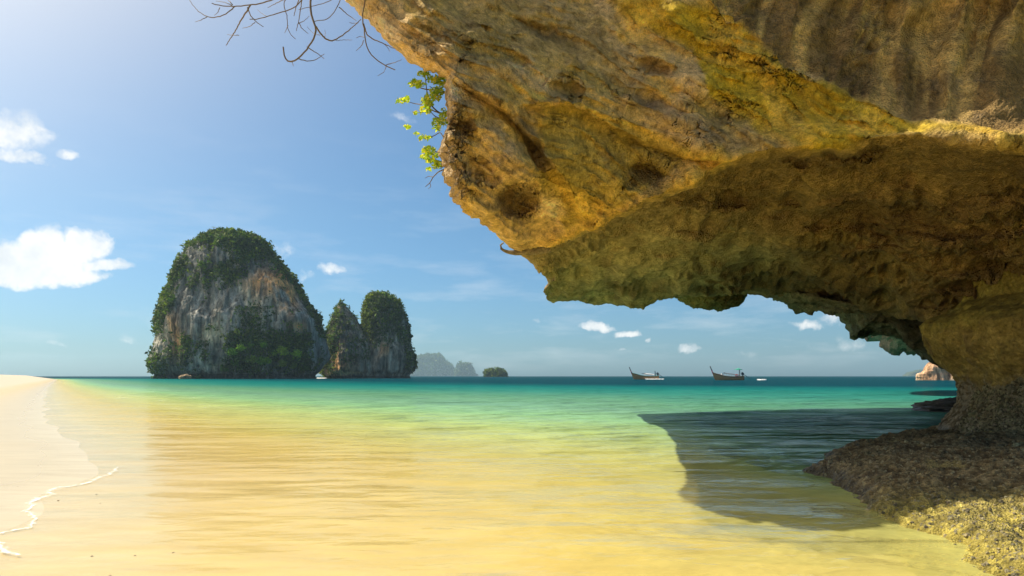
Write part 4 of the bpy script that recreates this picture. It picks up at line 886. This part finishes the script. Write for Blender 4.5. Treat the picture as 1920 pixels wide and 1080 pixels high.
def lace_ribbon(pxs, wid, n=260, cross=15, seed=0.0):
    pts = np.array([onwater(a, b, .012) for a, b in pxs]); c = resample(pts, n); c[:, :2] += .10 * np.stack([fbm(c, 3, 3, off=seed), fbm(c, 3, 3, off=seed + 9)], -1)
    T = np.gradient(c, axis=0); T /= np.linalg.norm(T, axis=1, keepdims=True); Np = np.stack([-T[:, 1], T[:, 0], 0 * T[:, 0]], -1); a = np.linspace(-1, 1, cross)
    wn = wid * (1 + 1.0 * fbm(c, 1.5, 3, off=seed + 2)) * np.sin(np.linspace(.03, .97, n) * math.pi) ** .4
    V = c[:, None] + Np[:, None] * (a[None, :, None] * wn[:, None, None]); V[..., 2] = np.maximum(seabed(V[..., 0], V[..., 1]) + .004, .006) + .007 * (1 - a[None] ** 2)
    th_ = np.broadcast_to(1 - np.abs(a)[None], V.shape[:2])
    return V.reshape(-1, 3), grid_quads(n, cross), th_.ravel()
V, Q, T_ = lace_ribbon([(-30, 1004), (0, 1000), (30, 993), (58, 986), (66, 972), (52, 958), (62, 940), (92, 926), (102, 914), (128, 912), (160, 906), (198, 892), (226, 874)], .09)
tag(mesh_np('foam_line', V, Q, m_lace, attrs={'thin': T_}), 'thin white line of foam where the last wave runs up the wet sand', 'foam', None, 'stuff')
V, Q, T_ = lace_ribbon([(-30, 1010), (0, 1018), (12, 1035), (40, 1040)], .10, 100, 11, 4.0)
tag(mesh_np('foam_line', V, Q, m_lace, attrs={'thin': T_}), 'short patch of foam at the lower left edge of the water', 'foam', None, 'stuff')

# ------------------------------------------------------------------ bare branches hanging from above
m_twig = simple('twig_bark', (.17, .125, .085), .85, .35, 20)
bare = empty('bare_tree', (2.2, 10.6, 8.4), 'bare leafless tree whose thin twigs hang into the sky from the top edge', 'tree')
BR = [  # px polylines, start radius px, depth
    ([(900, -230), (760, -130), (640, -90), (588, -50), (582, 0), (582, 30), (592, 45), (593, 62), (588, 75), (576, 92), (560, 110), (548, 117), (535, 118), (533, 104), (531, 88)], 3.2, 8.6),
    ([(593, 50), (600, 62), (612, 74), (622, 78), (640, 68), (660, 52), (677, 36)], 1.5, 8.6),
    ([(576, 88), (590, 97), (600, 104), (608, 110)], .8, 8.6), ([(560, 110), (575, 115), (590, 113), (608, 101)], .8, 8.6),
    ([(640, -90), (540, -20), (512, 0), (490, 6), (465, 10), (440, 12), (415, 12), (397, 6)], 1.8, 8.9),
    ([(470, 9), (460, 25), (448, 45), (438, 63), (424, 85)], 1.3, 8.9), ([(464, 14), (470, 30), (482, 43), (494, 50)], .9, 8.9), ([(478, 42), (468, 50), (455, 53)], .5, 8.9),
    ([(440, 12), (425, 26), (405, 33), (388, 32), (370, 20), (353, -2)], .9, 8.9), ([(388, 32), (376, 38), (366, 41)], .5, 8.9), ([(412, 14), (408, 24), (402, 29)], .5, 8.9), ([(436, 9), (428, 0), (420, -4)], .7, 8.9),
    ([(640, -90), (580, -20), (564, 4), (550, 16), (525, 24), (500, 31), (480, 37), (468, 36)], 1.5, 8.3),
    ([(640, -90), (545, -15), (530, 6), (536, 22), (540, 40), (538, 56), (546, 66), (554, 73)], 1.1, 8.4), ([(540, 48), (534, 62)], .5, 8.4),
    ([(588, -50), (567, -5), (563, 20), (561, 38), (557, 50), (556, 58)], 1.1, 8.5), ([(560, 42), (566, 54), (578, 63)], .6, 8.5), ([(560, 44), (572, 38), (580, 30)], .5, 8.5),
    ([(564, -10), (556, 10), (551, 30)], .9, 8.5), ([(540, -5), (520, 5), (502, 14)], .8, 8.7), ([(640, -60), (625, 0), (600, 8), (580, 13), (560, 18)], .8, 8.7),
    ([(760, -130), (660, -30), (637, 0), (633, 12), (622, 30), (614, 38), (600, 37), (590, 40)], 1.2, 8.9), ([(636, 14), (650, 26), (668, 39)], .8, 8.9),
    ([(900, -230), (740, -80), (690, -20), (680, 20), (678, 34), (683, 52), (684, 72), (690, 98), (706, 113), (724, 124), (741, 131)], 1.9, 9.3),
    ([(682, 45), (688, 66), (700, 74), (715, 80), (730, 87), (741, 91)], 1.2, 9.3), ([(724, 122), (740, 117), (753, 112)], .6, 9.3), ([(724, 124), (720, 136), (708, 142)], .4, 9.3), ([(682, 76), (678, 86), (668, 95)], .6, 9.3), ([(720, 82), (728, 90), (731, 97)], .4, 9.3),
    ([(684, 70), (676, 68), (668, 71)], .4, 9.3), ([(672, 42), (662, 44), (655, 42)], .4, 9.3), ([(448, 66), (436, 66), (426, 65)], .4, 8.9), ([(435, 10), (422, 4), (405, 2)], .5, 8.9), ([(500, 31), (492, 26), (483, 18)], .3, 8.3),
    ([(608, 72), (610, 62), (609, 56)], .3, 8.6), ([(600, 66), (586, 62), (576, 50)], .3, 8.6), ([(630, 76), (646, 75), (660, 75)], .3, 8.6), ([(548, 117), (550, 124)], .3, 8.6)]
for (pl, r0, dd) in BR:
    n = max(8, len(pl) * 5); q = resample(pl, n)
    ks = np.array([.25, .5, .25]); 
    for _ in range(3): q[1:-1] = q[:-2] * .25 + q[1:-1] * .5 + q[2:] * .25
    q[1:-1] += rng.normal(size=(n - 2, 2)) * .35
    dl = dd + .35 * np.sin(np.linspace(0, 2.2, n) + q[0, 0] * .01) * np.clip((q[:, 1] + 300) / 300, 0, 1)
    V, Q = tube_np(unproj(q[:, 0], q[:, 1], dl), (r0 * np.linspace(1, .35, n) + .25) / F * dd * .95, 6)
    child(mesh_np('branch', V, Q, m_twig), bare)

# ------------------------------------------------------------------ leafy shrubs on the rim
m_leaf, g, out = mat('fresh_leaves')
t = g.attr('tint', 'Color'); p = principled(g, out, t, .5, None, .35)
tl = g.new('ShaderNodeBsdfTranslucent'); g.l.new(g.mix(1.0, t, (1.6, 1.6, .5), 'MULTIPLY'), tl.inputs[0])
ms = g.new('ShaderNodeMixShader'); ms.inputs[0].default_value = .5; g.l.new(p.outputs[0], ms.inputs[1]); g.l.new(tl.outputs[0], ms.inputs[2]); g.l.new(ms.outputs[0], out.inputs[0])
def leaf_shrub(name, label, branches, clusters, dd):
    e = empty(name, tuple(unproj(*branches[0][0][0], dd)), label, 'shrub', 'shrubs rooted on the rim of the overhang')
    for (pl, r0) in branches:
        n = max(6, len(pl) * 4); q = resample(pl, n)
        for _ in range(2): q[1:-1] = q[:-2] * .25 + q[1:-1] * .5 + q[2:] * .25
        V, Q = tube_np(unproj(q[:, 0], q[:, 1], dd + .15 * np.sin(np.linspace(0, 3, n))), (r0 * np.linspace(1, .4, n) + .2) / F * dd, 5); child(mesh_np('branch', V, Q, m_twig), e)
    for (cx, cy, rx, ry, n) in clusters:
        n = int(n * 3.4); a = rng.uniform(0, 2 * math.pi, n); r = rng.uniform(0, 1, n) ** .6; px = cx + rx * r * np.cos(a); py = cy + ry * r * np.sin(a)
        c = unproj(px, py, dd + rng.normal(size=n) * .14)
        ax = rng.normal(size=(n, 3)) + [-.9, 0, -.35]; ax /= np.linalg.norm(ax, axis=1, keepdims=True); sd_ = rng.normal(size=(n, 3)); sd_ -= (sd_ * ax).sum(1, keepdims=True) * ax; sd_ /= np.linalg.norm(sd_, axis=1, keepdims=True); nr_ = np.cross(ax, sd_)
        L_ = (rng.uniform(2.6, 5.8, n) / F * dd)[:, None]; W_ = L_ * .38
        V = np.stack([c - ax * L_, c - ax * L_ * .2 + sd_ * W_ + nr_ * L_ * .08, c + ax * L_ * .5 + sd_ * W_ * .75, c + ax * L_, c + ax * L_ * .5 - sd_ * W_ * .75, c - ax * L_ * .2 - sd_ * W_ + nr_ * L_ * .08], 1).reshape(-1, 3)
        b0 = (np.arange(n) * 6)[:, None]; Q = np.concatenate([b0 + np.array([0, 1, 2, 5]), b0 + np.array([2, 3, 4, 5])])
        pal = np.array([(.30, .38, .03), (.42, .46, .04), (.18, .28, .03), (.52, .47, .07), (.22, .34, .05)])[rng.integers(0, 5, n)] * rng.uniform(.8, 1.2, (n, 1))
        o = child(mesh_np('foliage', V, Q, m_leaf, attrs={'tint': np.repeat(np.clip(pal, 0, .8), 6, 0)}, smooth=False), e); o['kind'] = 'stuff'
leaf_shrub('leafy_shrub', 'bright green leafy shrub sprouting from the upper left rim of the overhang', [([(842, 216), (824, 212), (812, 202), (805, 190), (800, 170), (798, 150)], 1.6), ([(812, 168), (800, 168), (785, 164), (775, 158)], 1.2), ([(842, 175), (818, 172), (806, 162)], 1.3),
    ([(824, 212), (808, 206), (796, 196), (790, 190)], 1.1), ([(790, 196), (776, 194), (766, 191)], .8), ([(842, 225), (830, 224), (815, 218), (806, 208)], 1.2), ([(800, 150), (792, 140), (788, 134)], .7)],
    [(795, 138, 12, 6, 20), (782, 157, 16, 7, 34), (808, 148, 12, 6, 16), (824, 152, 14, 12, 40), (802, 190, 12, 12, 36), (820, 172, 14, 9, 30), (752, 189, 9, 5, 9), (762, 186, 6, 5, 8), (798, 206, 12, 9, 24), (825, 228, 16, 9, 34), (832, 212, 9, 9, 16), (820, 240, 9, 6, 12), (780, 212, 4, 3, 4), (812, 182, 16, 8, 24), (764, 237, 6, 4, 7)], 9.75)
leaf_shrub('leafy_shrub', 'smaller yellow green shrub below the leafy one on the rim, above a dry dangling twig', [([(836, 268), (826, 247), (815, 254), (805, 258), (795, 258)], 1.0), ([(834, 290), (820, 285), (808, 280)], .9), ([(832, 318), (822, 322), (812, 332), (806, 343), (798, 350)], 1.1), ([(812, 332), (804, 330), (797, 334)], .6), ([(806, 343), (808, 350), (803, 354)], .5), ([(834, 305), (818, 300), (808, 296)], .9)],
    [(796, 258, 13, 4, 14), (780, 250, 5, 2.5, 4), (804, 282, 13, 8, 32), (796, 295, 10, 6, 14), (808, 302, 9, 4, 12), (820, 310, 10, 8, 26), (804, 317, 6, 2.5, 5), (815, 292, 8, 6, 12)], 9.9)

# ------------------------------------------------------------------ haze
HAZE = True
if HAZE:
    m_h = bpy.data.materials.new('haze_air'); m_h.use_nodes = True; nt = m_h.node_tree; nt.nodes.clear(); g = NT(nt); out = g.new('ShaderNodeOutputMaterial')
    pv = g.new('ShaderNodeVolumePrincipled'); pv.inputs['Color'].default_value = (.60, .86, 1, 1); pv.inputs["Density"].default_value = .00009; pv.inputs['Anisotropy'].default_value = .3
    g.l.new(pv.outputs[0], out.inputs['Volume'])
    V, Q = box_np((0, 2850, 84), (12400, 6700, 196)); 
    hz = mesh_np('haze', V, Q, m_h, smooth=False); tag(hz, kind='stuff')

# a few dark specks of shell and coral washed onto the wet sand
pv, pq, base = [], [], 0
for i in range(16):
    px = random.uniform(-20, 330); py = random.uniform(760, 1075)
    if px > 120 and py < 900: continue
    q = onwater(px, py); zz_ = seabed(np.array([q[0]]), np.array([q[1]]))[0]; r_ = random.uniform(.006, .014)
    th = np.linspace(0, 2 * math.pi, 7, endpoint=False); ring = lambda rr, h: np.stack([q[0] + rr * np.cos(th) * random.uniform(.7, 1.3), q[1] + rr * np.sin(th) * random.uniform(.7, 1.3), 0 * th + zz_ + h], -1)
    V = np.concatenate([ring(r_, -.004), ring(r_ * .8, r_ * .45), ring(r_ * .15, r_ * .6)]); pv.append(V); pq.append(grid_quads(3, 7, wrap=True) + base); base += len(V)
tag(mesh_np('shell_fragments', np.concatenate(pv), np.concatenate(pq), simple('shell_fragment', (.22, .15, .09), .7, .5, 30)), None, None, None, 'stuff')
